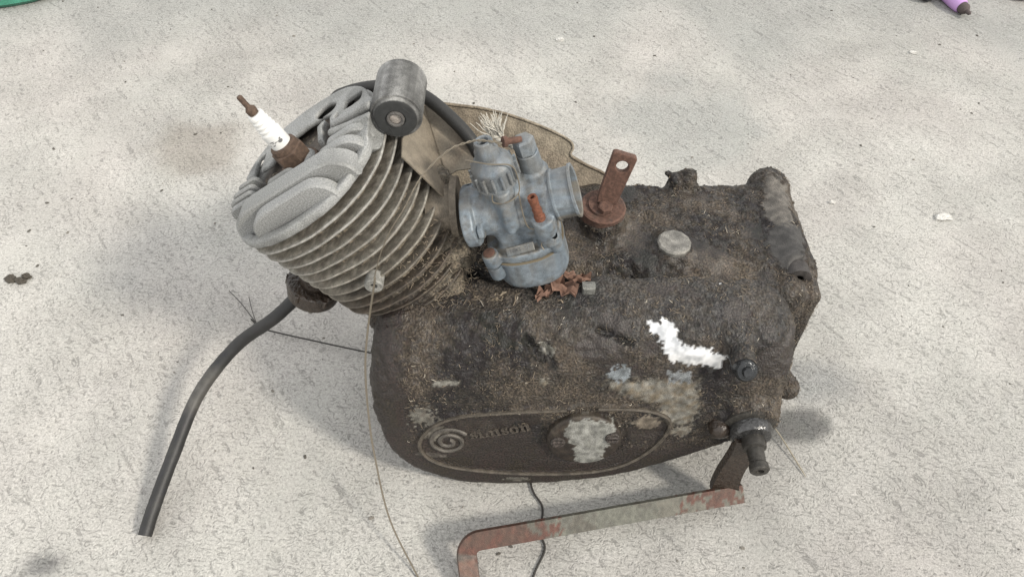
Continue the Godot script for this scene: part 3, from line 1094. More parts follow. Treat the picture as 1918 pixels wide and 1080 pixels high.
	for k in [[2.55, 0.20, 0.24, 0.16], [2.72, 0.26, 0.10, 0.08], [2.62, -0.12, 0.08, 0.26], [2.72, -0.34, 0.07, 0.18], [2.54, -0.2, 0.05, 0.05], [2.44, -0.34, 0.09, 0.1], [2.48, -0.62, 0.05, 0.09]]:
		var rows := []
		for j in 7:
			var r := PackedVector3Array()
			for s in [-1.0, 1.0]:
				var t := j / 6.0 * 2.0 - 1.0
				var w: float = k[2] * (sqrt(maxf(0.05, 1.0 - t * t)) if k[3] < 0.2 else 0.6 + 0.4 * sin(j * 2.4))
				var a: float = 1.15 - (k[1] + t * k[3]) / 0.68
				r.append(px * Vector3(cos(a) * 0.684, k[0] + s * w * 0.5, sin(a) * 0.684))
			rows.append(r)
		b.grid(rows, false, false)
	put("printed_mark", b, M.ink, plug)
	# rubber mount in the lug
	b = B(RubberField.new(self))
	var mx := Transform3D(Basis(Vector3.RIGHT, -PI / 2), Vector3(-7.1, 28.46, -1.6) + Vector3(0, 0, 0.05))
	b.lathe([Vector2(0.5, -0.12), Vector2(1.32, -0.12), Vector2(1.4, -0.02), Vector2(1.42, 0.06), Vector2(1.56, 0.06), Vector2(1.62, 0.16), Vector2(1.62, 3.75), Vector2(1.45, 3.95), Vector2(0.3, 3.95)], mx, 48)
	var rub := put("rubber_mount", b, M.dusty_rubber, engine)
	rub.position = Vector3.ZERO
	b = B()
	b.lathe([Vector2(0.55, -0.13), Vector2(1.28, -0.13), Vector2(1.3, -0.2), Vector2(1.22, -0.24), Vector2(0.62, -0.22), Vector2(0.55, -0.13)], mx, 40)
	for a in [1.25, 1.95, -0.75]:
		var d := Vector3(cos(a), 0, sin(a))
		var q := mx * Transform3D(Basis(Vector3(d.x, 0, d.z), Vector3.UP, Vector3(-d.z, 0, d.x)), Vector3(d.x, 0, -d.z) * 0.95 + Vector3(0, -0.235, 0))
		b.box(Vector3.ZERO, Vector3(0.5, 0.03, 0.04), 0.008, q)
	put("end_disc", b, M.dark_rubber, rub)
	b = B()
	b.lathe([Vector2(0.36, -0.1), Vector2(0.36, -0.26), Vector2(0.44, -0.32), Vector2(0.54, -0.3), Vector2(0.56, -0.1), Vector2(0.36, -0.1)], mx, 28, Color(0.15, 0.145, 0.135))
	b.lathe([Vector2(0.37, -0.16), Vector2(0.3, -0.2), Vector2(0, -0.2)], mx, 24, Color(0.42, 0.38, 0.34))
	put("sleeve", b, M.fin_aluminium, rub)
	# exhaust nut, black with oil
	b = B()
	var ex := along(Vector3(-15.0, 13.3, 0.0), Vector3(0.30, 0.93, -0.05))
	b.lathe([Vector2(0.6, 0.2), Vector2(0.6, 0.0), Vector2(1.75, -0.05), Vector2(1.9, 0.15), Vector2(1.92, 0.75), Vector2(2.02, 0.85), Vector2(2.02, 1.45), Vector2(1.85, 1.6), Vector2(1.2, 1.65), Vector2(1.15, 2.4)], ex, 36)
	for k in 6:
		var a := TAU * k / 6.0
		b.box(Vector3(cos(a) * 1.95, 1.15, sin(a) * 1.95), Vector3(0.3, 0.7, 0.5), 0.08, ex)
	put("exhaust_nut", b, M.greasy, engine)

# ------------------------------------------------------------------ carburettor (in its own frame)
func carb_sdf(p: Vector3) -> float:
	var s := super_r(p.x - 0.35, (p.z - 0.0) * 1.12, 2.5)
	# deck over the bowl
	var f := smax(s - 2.55, absf(p.y - 3.5) - 0.36, 0.2)
	f = smin(f, sd_box(p, Vector3(0.5, 4.9, -0.1), Vector3(1.7, 1.4, 1.5), 0.45), 0.45)
	# bore and its ends
	f = smin(f, sd_cyl(p, Vector3(-2.6, 6.2, 0), Vector3(3.4, 6.4, 0), 1.55, 0.1), 0.5)
	f = smin(f, sd_box(p, Vector3(1.9, 6.4, -0.5), Vector3(1.15, 1.5, 1.35), 0.25), 0.35)
	# slide tower with its pointed screw housing in front
	f = smin(f, sd_cyl(p, Vector3(0.05, 5.5, 0), Vector3(0.05, 9.2, 0), 1.28, 0.1), 0.5)
	f = smin(f, sd_cone(p, Vector3(0.25, 8.2, 1.0), Vector3(0.15, 5.9, 1.75), 0.62, 0.34), 0.35)
	f = smin(f, sd_cyl(p, Vector3(0.3, 8.1, 1.25), Vector3(0.3, 8.75, 1.2), 0.52, 0.1), 0.12)
	# cold start tower behind
	f = smin(f, sd_cyl(p, Vector3(2.15, 6.0, -1.1), Vector3(2.15, 8.2, -1.1), 0.85, 0.1), 0.3)
	# nipple boss
	f = smin(f, sd_cyl(p, Vector3(2.25, 4.0, 1.5), Vector3(2.25, 6.2, 1.6), 0.74, 0.12), 0.3)
	# inlet flange, long axis front to back
	var q := p - Vector3(-2.45, 6.2, 0)
	var fl := smax(super_r(q.z / 2.35, q.y / 1.65, 2.2) * 1.65 - 1.65, absf(q.x) - 0.4, 0.12)
	f = smin(f, fl, 0.25)
	f = smax(f, -sd_cyl(p, Vector3(-2.45, 7.0, -1.55), Vector3(-2.45, 9.5, -1.55), 0.26, 0.0), 0.06)
	# bowl screw pillars
	f = smin(f, sd_cyl(p, Vector3(-1.85, 3.15, 1.85), Vector3(-1.85, 4.25, 1.85), 0.56, 0.1), 0.15)
	f = smin(f, sd_cyl(p, Vector3(2.55, 3.15, 1.55), Vector3(2.55, 4.7, 1.6), 0.48, 0.1), 0.15)
	f = smax(f, -sd_cyl(p, Vector3(2.55, 4.2, 1.6), Vector3(2.62, 4.9, 1.95), 0.25, 0.0), 0.06)
	return f + nz.get_noise_3d(p.x * 2.5, p.y * 2.5, p.z * 2.5) * 0.018

func zinc_color(p: Vector3, n: Vector3) -> Color:
	var a := nz.get_noise_3d(p.x * 1.6, p.y * 1.6, p.z * 1.6)
	var b := nb.get_noise_3d(p.x * 1.1 + 30.0, p.y * 1.1, p.z * 1.1)
	var c := Color(0.18, 0.22, 0.26).lerp(Color(0.325, 0.38, 0.425), clampf(0.5 + b * 0.9 + a * 0.3, 0, 1))
	c = c.lerp(Color(0.105, 0.105, 0.10), clampf(nz.get_noise_3d(p.x * 3.1 + 9.0, p.y * 3.1, p.z * 3.1) * 1.6 - 0.15, 0, 0.6))
	# dust settles in the flat hollows
	if p.y > 3.6 and p.y < 6.0:
		c = c.lerp(Color(0.22, 0.19, 0.145), smoothstep(0.35, 0.8, n.y) * clampf(0.7 + a * 1.2, 0, 0.9))
	# dust on the slide tower and flat tops
	return c.lerp(Color(0.235, 0.23, 0.215), clampf(0.08 + a * 1.0 + smoothstep(6.5, 8.5, p.y) * 0.45, 0, 0.75))

func make_carburettor() -> void:
	var data := nets(CarbField.new(self), Vector3(-3.2, 2.9, -3), Vector3(4.2, 9.6, 3), 0.095)
	var carb := put_mesh("carburettor", nets_mesh(data, [M.zinc]), engine)
	carb.transform = Transform3D(CF.basis, CF.origin * CM)
	var zf := ZincField.new(self)
	# float bowl
	var b := B(zf)
	var prof := [Vector2(0, 0), Vector2(1.5, 0.0)]
	for k in 8:
		var a := k * PI / 14.0
		prof.append(Vector2(1.55 + sin(a) * 0.95, 0.95 - cos(a) * 0.95))
	prof.append_array([Vector2(2.52, 1.3), Vector2(2.56, 2.9), Vector2(2.66, 2.94), Vector2(2.66, 3.1), Vector2(2.3, 3.1)])
	b.lathe(prof, Transform3D(Basis.from_scale(Vector3(1, 1, 0.9)), Vector3(0.35, 0, 0)), 64, Color.WHITE, 2.5)
	b.lathe([Vector2(0.1, 1.9), Vector2(0.42, 1.9), Vector2(0.52, 2.0), Vector2(0.55, 2.6), Vector2(0.55, 3.08), Vector2(0.1, 3.08)], Transform3D(Basis.IDENTITY, Vector3(-1.85, 0, 1.85)), 24)
	put("float_bowl", b, M.zinc, carb)
	b = B()
	b.lathe([Vector2(2.0, 3.1), Vector2(2.64, 3.1), Vector2(2.64, 3.17), Vector2(2.0, 3.17), Vector2(2.0, 3.1)], Transform3D(Basis.from_scale(Vector3(1, 1, 0.9)), Vector3(0.35, 0, 0)), 64, Color(0.16, 0.13, 0.09), 2.5)
	put("gasket", b, M.straw, carb)
	b = B()
	b.lathe([Vector2(0.4, 4.1), Vector2(0.4, 4.28), Vector2(0.33, 4.34), Vector2(0, 4.34)], Transform3D(Basis.IDENTITY, Vector3(-1.85, 0.05, 1.85)), 20)
	put("bowl_screw", b, M.rust, carb)
	# intake trumpet
	b = B(zf)
	b.lathe([Vector2(1.3, 0), Vector2(1.45, 0.0), Vector2(1.5, 0.25), Vector2(1.72, 0.3), Vector2(1.74, 0.42), Vector2(1.62, 0.5), Vector2(1.62, 1.5), Vector2(1.75, 1.56), Vector2(1.77, 1.72), Vector2(1.68, 1.76), Vector2(1.52, 1.7), Vector2(1.45, 1.0), Vector2(1.3, 0.0)], along(Vector3(2.85, 6.4, 0), Vector3(1, 0.05, 0)), 48)
	put("intake_trumpet", b, M.zinc, carb)
	# ribbed cap
	b = B(zf)
	b.lathe([Vector2(1.2, 8.7), Vector2(1.5, 8.75), Vector2(1.5, 8.9), Vector2(1.34, 8.95), Vector2(1.36, 9.95), Vector2(1.3, 10.15), Vector2(0.98, 10.55), Vector2(0.8, 10.7), Vector2(0.76, 11.2), Vector2(0.62, 11.35), Vector2(0.60, 11.75), Vector2(0.54, 11.85), Vector2(0.36, 11.85), Vector2(0.3, 11.7), Vector2(0.3, 11.0), Vector2(0, 11.0)], Transform3D(Basis.IDENTITY, Vector3(0.05, 0, 0)), 40)
	for k in 16:
		var a := TAU * k / 16.0
		var q := Transform3D(Basis(Vector3.UP, -a), Vector3(0.05, 9.4, 0))
		b.box(Vector3(1.38, 0, 0), Vector3(0.34, 1.0, 0.17), 0.05, q)
	put("ribbed_cap", b, M.zinc, carb)
	# cold start plunger, hexagonal on top
	b = B(zf)
	b.lathe([Vector2(0.8, 8.1), Vector2(0.74, 8.2), Vector2(0.72, 9.4), Vector2(0.66, 9.46)], Transform3D(Basis.IDENTITY, Vector3(2.15, 0, -1.1)), 28)
	b.prism(hexagon(0.7), 1.15, Transform3D(Basis(Vector3.RIGHT, -PI / 2), Vector3(2.15, 9.4, -1.1)), 0.12)
	put("plunger_cap", b, M.zinc, carb, 30.0)
	b = B()
	b.lathe([Vector2(0.2, 0), Vector2(0.22, 0.9), Vector2(0.34, 0.95), Vector2(0.34, 1.2), Vector2(0, 1.25)], along(Vector3(2.1, 10.6, -0.95), Vector3(-0.8, 0.35, 0.35)), 14)
	put("rusty_cable_end", b, M.rust, carb)
	# fuel nipple
	b = B()
	b.lathe([Vector2(0.36, 5.85), Vector2(0.36, 6.2), Vector2(0.28, 6.3), Vector2(0.32, 6.75), Vector2(0.26, 6.85), Vector2(0.30, 7.4), Vector2(0.27, 7.5), Vector2(0.33, 7.6), Vector2(0.30, 7.85), Vector2(0.18, 7.85), Vector2(0.15, 7.3), Vector2(0, 7.3)], along(Vector3(2.25, 0.3, 1.62), Vector3(-0.02, 1, 0.0)), 20)
	put("fuel_nipple", b, M.rusty_brass, carb)
	# flange bolt
	b = B(zf)
	b.prism(hexagon(0.55), 0.42, along(Vector3(-2.02, 6.15, 1.62), Vector3.UP, Vector3(0, 0, -1)) * Transform3D(Basis.IDENTITY, Vector3.ZERO), 0.1)
	put("flange_bolt", b, M.zinc, carb, 30.0)
	# cast number plate on the front
	b = B(zf)
	var lx := Transform3D(Basis(Vector3(0.985, 0.10, 0.0), Vector3(-0.06, 0.66, -0.75), Vector3(-0.06, 0.75, 0.66)), Vector3(0.25, 4.2, 1.98))
	b.box(Vector3.ZERO, Vector3(1.95, 0.58, 0.14), 0.05, lx)
	var plate := put("number_plate", b, M.zinc, carb)
	var tm := TextMesh.new()
	var sf := SystemFont.new()
	sf.font_names = PackedStringArray(["Droid Sans Mono"])
	tm.font = sf
	tm.text = "16N1-12"
	tm.font_size = 32
	tm.pixel_size = 0.000108
	tm.depth = 0.0004
	tm.material = M.zinc_letters
	var o := put_mesh("cast_number", tm, carb)
	o.transform = Transform3D(lx.basis.orthonormalized(), (lx * Vector3(0, 0, 0.08)) * CM)
	# loops of thin binding wire
	b = B()
	b.tube(spline([Vector3(-1.2, 11.2, 0.6), Vector3(0.2, 10.9, 1.1), Vector3(1.35, 10.3, 0.9), Vector3(1.5, 9.2, 0.9), Vector3(1.3, 8.3, 1.2), Vector3(0.6, 8.2, 1.7), Vector3(-0.3, 8.3, 1.6), Vector3(-0.2, 8.9, 1.4)], 8), 0.045, 6)
	b.tube(spline([Vector3(1.3, 8.3, 1.25), Vector3(1.2, 7.0, 1.7), Vector3(1.25, 5.9, 1.85), Vector3(1.75, 5.5, 1.9), Vector3(1.95, 4.8, 2.0), Vector3(1.7, 4.3, 2.1), Vector3(1.8, 4.0, 2.25)], 8), 0.045, 6)
	put("binding_wire", b, M.wire, carb)

# ------------------------------------------------------------------ the rest of the engine
func lever_color(p: Vector3) -> Color:
	var n := nz.get_noise_3d(p.x * 2.0, p.y * 2.0, p.z * 2.0) + nb.get_noise_3d(p.x * 0.8, p.y * 0.8, p.z * 0.8)
	var red := Color(0.125, 0.054, 0.038)
	var grey := Color(0.15, 0.15, 0.125)
	var t := smoothstep(3.45, 3.6, absf(p.x - 7.8) * 0.72 + n * 1.5 + nz.get_noise_3d(p.x * 5.0, p.y * 5.0, p.z * 5.0) * 0.5)
	var c := grey.lerp(red, t)
	if p.x > 11.0 and n + nz.get_noise_3d(p.x * 4.0, p.y * 4.0, p.z * 4.0) * 0.4 > 0.1:
		c = Color(0.16, 0.15, 0.125)
	if p.z > 15.7 + n * 0.5:
		c = Color(0.15, 0.13, 0.115).lerp(Color(0.2, 0.11, 0.08), clampf(0.3 + n, 0, 1))
	return c.lerp(Color(0.075, 0.06, 0.045), clampf(0.1 - n * 0.9, 0, 0.5))

func rubber_color(p: Vector3) -> Color:
	var n := nz.get_noise_3d(p.x * 1.4, p.y * 1.4, p.z * 0.8) + nb.get_noise_3d(p.x, p.y, p.z) * 0.8
	return Color(0.095, 0.095, 0.092).lerp(Color(0.36, 0.36, 0.35), clampf(0.36 + n * 1.2, 0, 1))

func sheet_color(p: Vector3) -> Color:
	var n := nb.get_noise_3d(p.x * 0.8, p.y * 0.8, p.z * 0.8)
	var m := nz.get_noise_3d(p.x * 2.0, p.y * 2.0, p.z * 2.0)
	return Color(0.36, 0.32, 0.255).lerp(Color(0.22, 0.18, 0.135), clampf(0.35 + n * 1.2 + m * 0.5, 0, 1))

func sheet(b: Builder, pts: Array, thick: float) -> void:
	# a flat panel through 3-D points
	var n := Vector3.ZERO
	for i in pts.size():
		n += (pts[i] - pts[0]).cross(pts[(i + 1) % pts.size()] - pts[0])
	var z := n.normalized()
	var x: Vector3 = (pts[1] - pts[0]).normalized()
	x = (x - z * x.dot(z)).normalized()
	var xf := Transform3D(Basis(x, z.cross(x), z), pts[0])
	var poly := PackedVector2Array()
	for p in pts:
		var q: Vector3 = xf.affine_inverse() * p
		poly.append(Vector2(q.x, q.y))
	b.prism(poly, thick, xf * Transform3D(Basis.IDENTITY, Vector3(0, 0, -thick)), 0.02)

func ribbon(b: Builder, pts: Array, wide: Array, w, th: float) -> void:
	# a flat bar swept along points; wide gives its width direction at each
	var rows := []
	for i in pts.size():
		var d: Vector3 = (pts[mini(i + 1, pts.size() - 1)] - pts[maxi(i - 1, 0)]).normalized()
		var x: Vector3 = (wide[i] - d * wide[i].dot(d)).normalized()
		var y := d.cross(x)
		var hw: float = (w[i] if w is Array else w) * 0.5
		var ht := th * 0.5
		var c := 0.08
		var r := PackedVector3Array()
		var ring := []
		for k in 7:
			ring.append(Vector2(lerpf(-hw + c, hw - c, k / 6.0), -ht))
		ring.append(Vector2(hw, -ht + c))
		for k in 7:
			ring.append(Vector2(lerpf(hw - c, -hw + c, k / 6.0), ht))
		ring.append(Vector2(-hw, -ht + c))
		for q in ring:
			r.append(pts[i] + x * q.x + y * q.y)
		rows.append(r)
	b.grid(rows)

func make_fittings() -> void:
	var b := B(SheetField.new(self))
	# folded sheet that guides air past the cylinder
	var H := func_h([Vector3(6.35, -3.5, -5.4), Vector3(6.35, -2.0, -0.4), Vector3(6.35, -2.2, 1.2), Vector3(6.35, -6.6, 1.25), Vector3(6.35, -6.45, -0.7)])
	sheet(b, H, 0.14)
	H = func_h([Vector3(6.36, -3.5, -5.4), Vector3(6.36, -6.45, -0.7), Vector3(7.3, -6.3, -0.9), Vector3(8.0, -7.5, -1.4), Vector3(8.4, -6.3, -3.2), Vector3(7.6, -4.4, -5.6)])
	sheet(b, H, 0.14)
	put("air_deflector", b, M.sheet_metal, engine, 20.0)
	# flywheel cowl on the far side
	b = B(SheetField.new(self))
	var out := PackedVector2Array([Vector2(-11.0, -8.0), Vector2(-12.0, 0.0), Vector2(-11.9, 4.5), Vector2(-10.6, 6.6), Vector2(-8.2, 7.0), Vector2(-5.3, 6.45), Vector2(-2.4, 6.1), Vector2(-0.4, 5.65), Vector2(1.7, 4.95), Vector2(3.4, 4.25), Vector2(4.55, 3.6), Vector2(4.85, 3.05), Vector2(4.7, 2.4), Vector2(6.0, 1.65), Vector2(7.3, 1.05), Vector2(8.6, 0.1), Vector2(9.95, -0.6), Vector2(11.5, -1.6), Vector2(12.4, -4.0), Vector2(11.0, -8.0)])
	var cx := Transform3D(Basis(Vector3.RIGHT, -0.524), Vector3(0, 16.0, -9.2))
	b.prism(out, 0.5, cx * Transform3D(Basis.IDENTITY, Vector3(0, 0, -0.55)), 0.1)
	var cowl := put("flywheel_cowl", b, M.dusty_sheet, engine, 25.0)
	b = B(SheetField.new(self))
	var rim := []
	for i in range(1, 19):
		rim.append(cx * Vector3(out[i].x, out[i].y - 0.08, 0.0))
	b.tube(spline(rim, 4), 0.1, 8)
	put("rim", b, M.dusty_sheet, cowl)
	# bracket with its washer and bolt
	b = B()
	var bx := along(Vector3(6.75, 17.7, -4.5), Vector3(0.05, 1, 0.08))
	b.tint = DustField.new(self)
	b.lathe([Vector2(0.3, -0.4), Vector2(1.62, -0.4), Vector2(1.7, -0.3), Vector2(1.7, 0.42), Vector2(1.58, 0.52), Vector2(1.15, 0.5), Vector2(1.12, 0.72), Vector2(0.3, 0.74)], bx, 40)
	var br := put("bracket", b, M.rust, engine)
	b = B()
	var up := Vector3(0.27, 0.93, -0.22).normalized()
	var sd := Vector3(0.95, -0.28, 0.15)
	sd = (sd - up * sd.dot(up)).normalized()
	b.holed(PackedVector2Array([Vector2(-0.75, 0), Vector2(0.75, 0), Vector2(0.9, 4.05), Vector2(0.78, 4.2), Vector2(-0.78, 4.2), Vector2(-0.9, 4.05)]), Vector2(0.08, 3.25), Vector2(0.45, 0.45), 0.65, Transform3D(Basis(sd, up, sd.cross(up)), Vector3(6.95, 18.3, -4.9)), 0.06, 56)
	put("strap", b, M.rust, br, 30.0)
	b = B()
	b.prism(hexagon(0.58), 0.5, bx * Transform3D(Basis(Vector3.RIGHT, -PI / 2), Vector3(0.05, 0.68, 0.55)), 0.08)
	put("bolt_head", b, M.rust, br, 30.0)
	# gear shaft, polished collar and lever
	b = B()
	var sx := Transform3D(Basis(Vector3.RIGHT, PI / 2), Vector3(17.3, 8.6, 8.3))
	b.lathe([Vector2(2.0, 0), Vector2(2.0, 0.25), Vector2(1.75, 0.4), Vector2(1.15, 0.5)], sx, 36)
	var shaft := put("gear_shaft", b, M.dark_steel, engine)
	b = B()
	b.lathe([Vector2(1.55, 0.3), Vector2(1.55, 1.0), Vector2(1.35, 1.25), Vector2(0.9, 1.3)], sx, 32)
	put("collar", b, M.polished, shaft)
	b = B()
	b.lathe([Vector2(0.82, 1.2), Vector2(0.82, 2.1), Vector2(0.62, 2.2), Vector2(0.58, 3.2), Vector2(0.68, 3.3), Vector2(0.70, 3.75), Vector2(0.6, 3.85), Vector2(0.3, 3.85), Vector2(0.26, 3.6), Vector2(0, 3.6)], sx, 28)
	put("splined_end", b, M.dark_steel, shaft)
	b = B()
	b.lathe([Vector2(0.78, -0.6), Vector2(0.78, 0.2), Vector2(0.6, 0.5), Vector2(0.25, 0.62), Vector2(0, 0.64)], Transform3D(Basis(Vector3.RIGHT, PI / 2), Vector3(15.2, 8.3, 8.6)), 24)
	put("clamp_screw", b, M.greasy, shaft)
	b = B()
	var pts := spline([Vector3(17.2, 8.4, 9.6), Vector3(16.9, 6.6, 9.75), Vector3(16.6, 4.6, 9.95), Vector3(16.5, 2.9, 10.2), Vector3(16.6, 1.6, 10.5)], 6)
	var wd := []
	wd.resize(pts.size())
	wd.fill(Vector3(1, 0.1, 0.05))
	ribbon(b, pts, wd, [2.5, 2.3, 2.2, 2.1, 2.0, 1.95, 1.9, 1.9, 1.9, 1.9, 1.9, 1.95, 1.95, 2.0, 2.0, 2.05, 2.1, 2.1, 2.15, 2.2, 2.2, 2.2, 2.1, 2.0, 1.8], 0.7)
	var lever := put("gear_lever", b, M.greasy, engine)
	b = B(LeverField.new(self))
	pts = []
	wd = []
	var r0 := Vector3(17.9, 2.1, 10.75)
	var r1 := Vector3(-2.4, 2.85, 14.75)
	var du := (r1 - r0).normalized()
	var plane_n := Vector3(0.0, 0.78, 0.62)
	plane_n = (plane_n - du * plane_n.dot(du)).normalized()
	var dv := plane_n.cross(du)
	if dv.y > 0.0:
		dv = -dv
	for k in 141:
		pts.append(r0.lerp(r1, k / 140.0) + plane_n * sin(k * 0.07) * 0.02)
		wd.append(dv)
	for k in range(1, 11):
		var a := k / 10.0 * PI / 2
		pts.append(r1 + (du * sin(a) + dv * (1.0 - cos(a))) * 1.05)
		wd.append(dv * cos(a) - du * sin(a))
	for k in range(1, 12):
		pts.append(r1 + du * 1.05 + dv * (1.05 + k * 0.32))
		wd.append(-du)
	ribbon(b, pts, wd, 1.5, 0.45)
	put("lever_bar", b, M.lever, lever, 30.0)
	# bits on the cover: cap screws, drain plug, cast spiral and lettering
	var cover: Node3D = engine.get_node("clutch_cover")
	b = B(CapField.new(self))
	var cap_at := along(Vector3(5.35, 6.9, 8.3), Vector3(0, 0.16, 1))
	var cap_prof := [Vector2(2.78, -0.6), Vector2(2.78, 0.42), Vector2(2.72, 0.56), Vector2(2.58, 0.64)]
	for k in 18:
		cap_prof.append(Vector2(2.5 * (1.0 - k / 18.0), 0.66 + 0.1 * k / 18.0))
	b.lathe(cap_prof, cap_at, 96)
	put("inspection_cap", b, M.bare_metal, cover)
	for s in [Vector2(3.4, 6.9), Vector2(7.4, 7.4)]:
		b = B()
		var c := cap_at * Vector3(0, 0.68, 0) + Vector3(s.x - 5.35, s.y - 6.9, -0.16 * (s.y - 6.9))
		var nn := Vector3(0, 0.16, 1)
		var q := along(c, nn)
		b.lathe([Vector2(0.55, -0.2), Vector2(0.55, 0.08), Vector2(0.47, 0.14), Vector2(0, 0.14)], q, 20, Color(0.07, 0.058, 0.048))
		for k in [-1, 1]:
			b.box(Vector3(0, 0.2, 0.2 * k), Vector3(0.8, 0.1, 0.22), 0.03, q, Color(0.08, 0.066, 0.055))
		put("slotted_screw", b, M.crust, cover)
	b = B()
	b.lathe([Vector2(0.8, 7.2), Vector2(0.8, 8.3), Vector2(0.66, 8.5), Vector2(0.4, 8.55), Vector2(0.34, 8.9), Vector2(0, 8.95)], Transform3D(Basis(Vector3.RIGHT, 0.9), Vector3(15.6, 10.0, 1.6)), 20)
	put("drain_plug", b, M.polished_dark, cover)
	b = B()
	var sp := []
	for k in 70:
		var a := k * 0.19
		var r := 1.5 - k * 0.0185
		var x := -4.75 + cos(a + 0.6) * r * 1.05
		var y := 6.35 + sin(a + 0.6) * r
		sp.append(Vector3(x, y, cover_front(x, y) + 0.05))
	b.tube(sp, 0.17, 8, Color(0.155, 0.14, 0.118))
	put("cast_spiral", b, M.bare_metal, cover)
	b = B()
	var rimp := []
	for k in range(0, panel_line.size() + 1):
		var q := panel_line[k % panel_line.size()]
		if Vector2(q.x - 5.35, q.y - 6.9).length() > 3.3:
			rimp.append(Vector3(q.x, q.y, cover_front(q.x, q.y) + 0.0))
		elif rimp.size() > 2:
			b.tube(rimp, 0.16, 6, Color(0.13, 0.11, 0.088))
			rimp = []
	if rimp.size() > 2:
		b.tube(rimp, 0.16, 6, Color(0.13, 0.11, 0.088))
	put("panel_rim", b, M.bare_metal, cover)
	var sf := SystemFont.new()
	sf.font_names = PackedStringArray(["Droid Serif"])
	sf.font_italic = true
	sf.font_weight = 700
	var tm := TextMesh.new()
	tm.font = sf
	tm.text = "simson"
	tm.font_size = 48
	tm.pixel_size = 0.00027
	tm.depth = 0.0024
	tm.material = M.crust_letters
	var o := put_mesh("cast_lettering", tm, cover)
	var rx := Vector3(0.97, 0.22, -0.035).normalized()
	var ry := Vector3(-0.1, 0.98, -0.16)
	ry = (ry - rx * rx.dot(ry)).normalized()
	o.transform = Transform3D(Basis(rx, ry, rx.cross(ry)), Vector3(-0.9, 7.6, cover_front(-0.9, 7.6) + 0.0) * CM)
	var case: Node3D = engine.get_node("crankcase")
	b = B()
	b.box(Vector3(5.3, 17.0, 2.6), Vector3(0.9, 1.0, 0.75), 0.1, Transform3D.IDENTITY, Color(0.26, 0.26, 0.24))
	put("square_bolt", b, M.bare_metal, case)
	b = B()
	b.lathe([Vector2(0.26, 0), Vector2(0.26, 0.4), Vector2(0.18, 0.52), Vector2(0, 0.55)], Transform3D(Basis.IDENTITY, Vector3(14.6, 16.2, 1.9)), 14, Color(0.55, 0.55, 0.55))
	put("dowel_pin", b, M.clean_metal, case)
	b = B()
	b.lathe([Vector2(0.5, -0.4), Vector2(0.5, 0.35), Vector2(0.42, 0.45), Vector2(0, 0.47)], along(Vector3(-9.1, 5.2, 6.6), Vector3(-0.6, 0.1, 0.8)), 6, Color(0.09, 0.08, 0.07))
	put("cover_bolt", b, M.bare_metal, cover, 30.0)
	b = B()
	b.lathe([Vector2(0.55, 0), Vector2(0.95, 0.0), Vector2(1.02, 0.1), Vector2(1.02, 1.3), Vector2(0.6, 1.35), Vector2(0.45, 1.3), Vector2(0.45, 0.1), Vector2(0.55, 0)], Transform3D(Basis(Vector3.RIGHT, PI / 2), Vector3(20.7, 15.6, -0.75)), 26, Color(0.075, 0.07, 0.064))
	put("tube_sleeve", b, M.bare_metal, case)

func func_h(pts: Array) -> Array:
	var o := []
	for p in pts:
		o.append(HF * p)
	return o

# ------------------------------------------------------------------ loose things
func thing(called: String, b: Builder, material: Material, label: String, category: String, group := "", kind := "", angle := 42.0) -> MeshInstance3D:
	var o := put(numbered(called), b, material, self, angle)
	tag(o, label, category, group, kind)
	return o

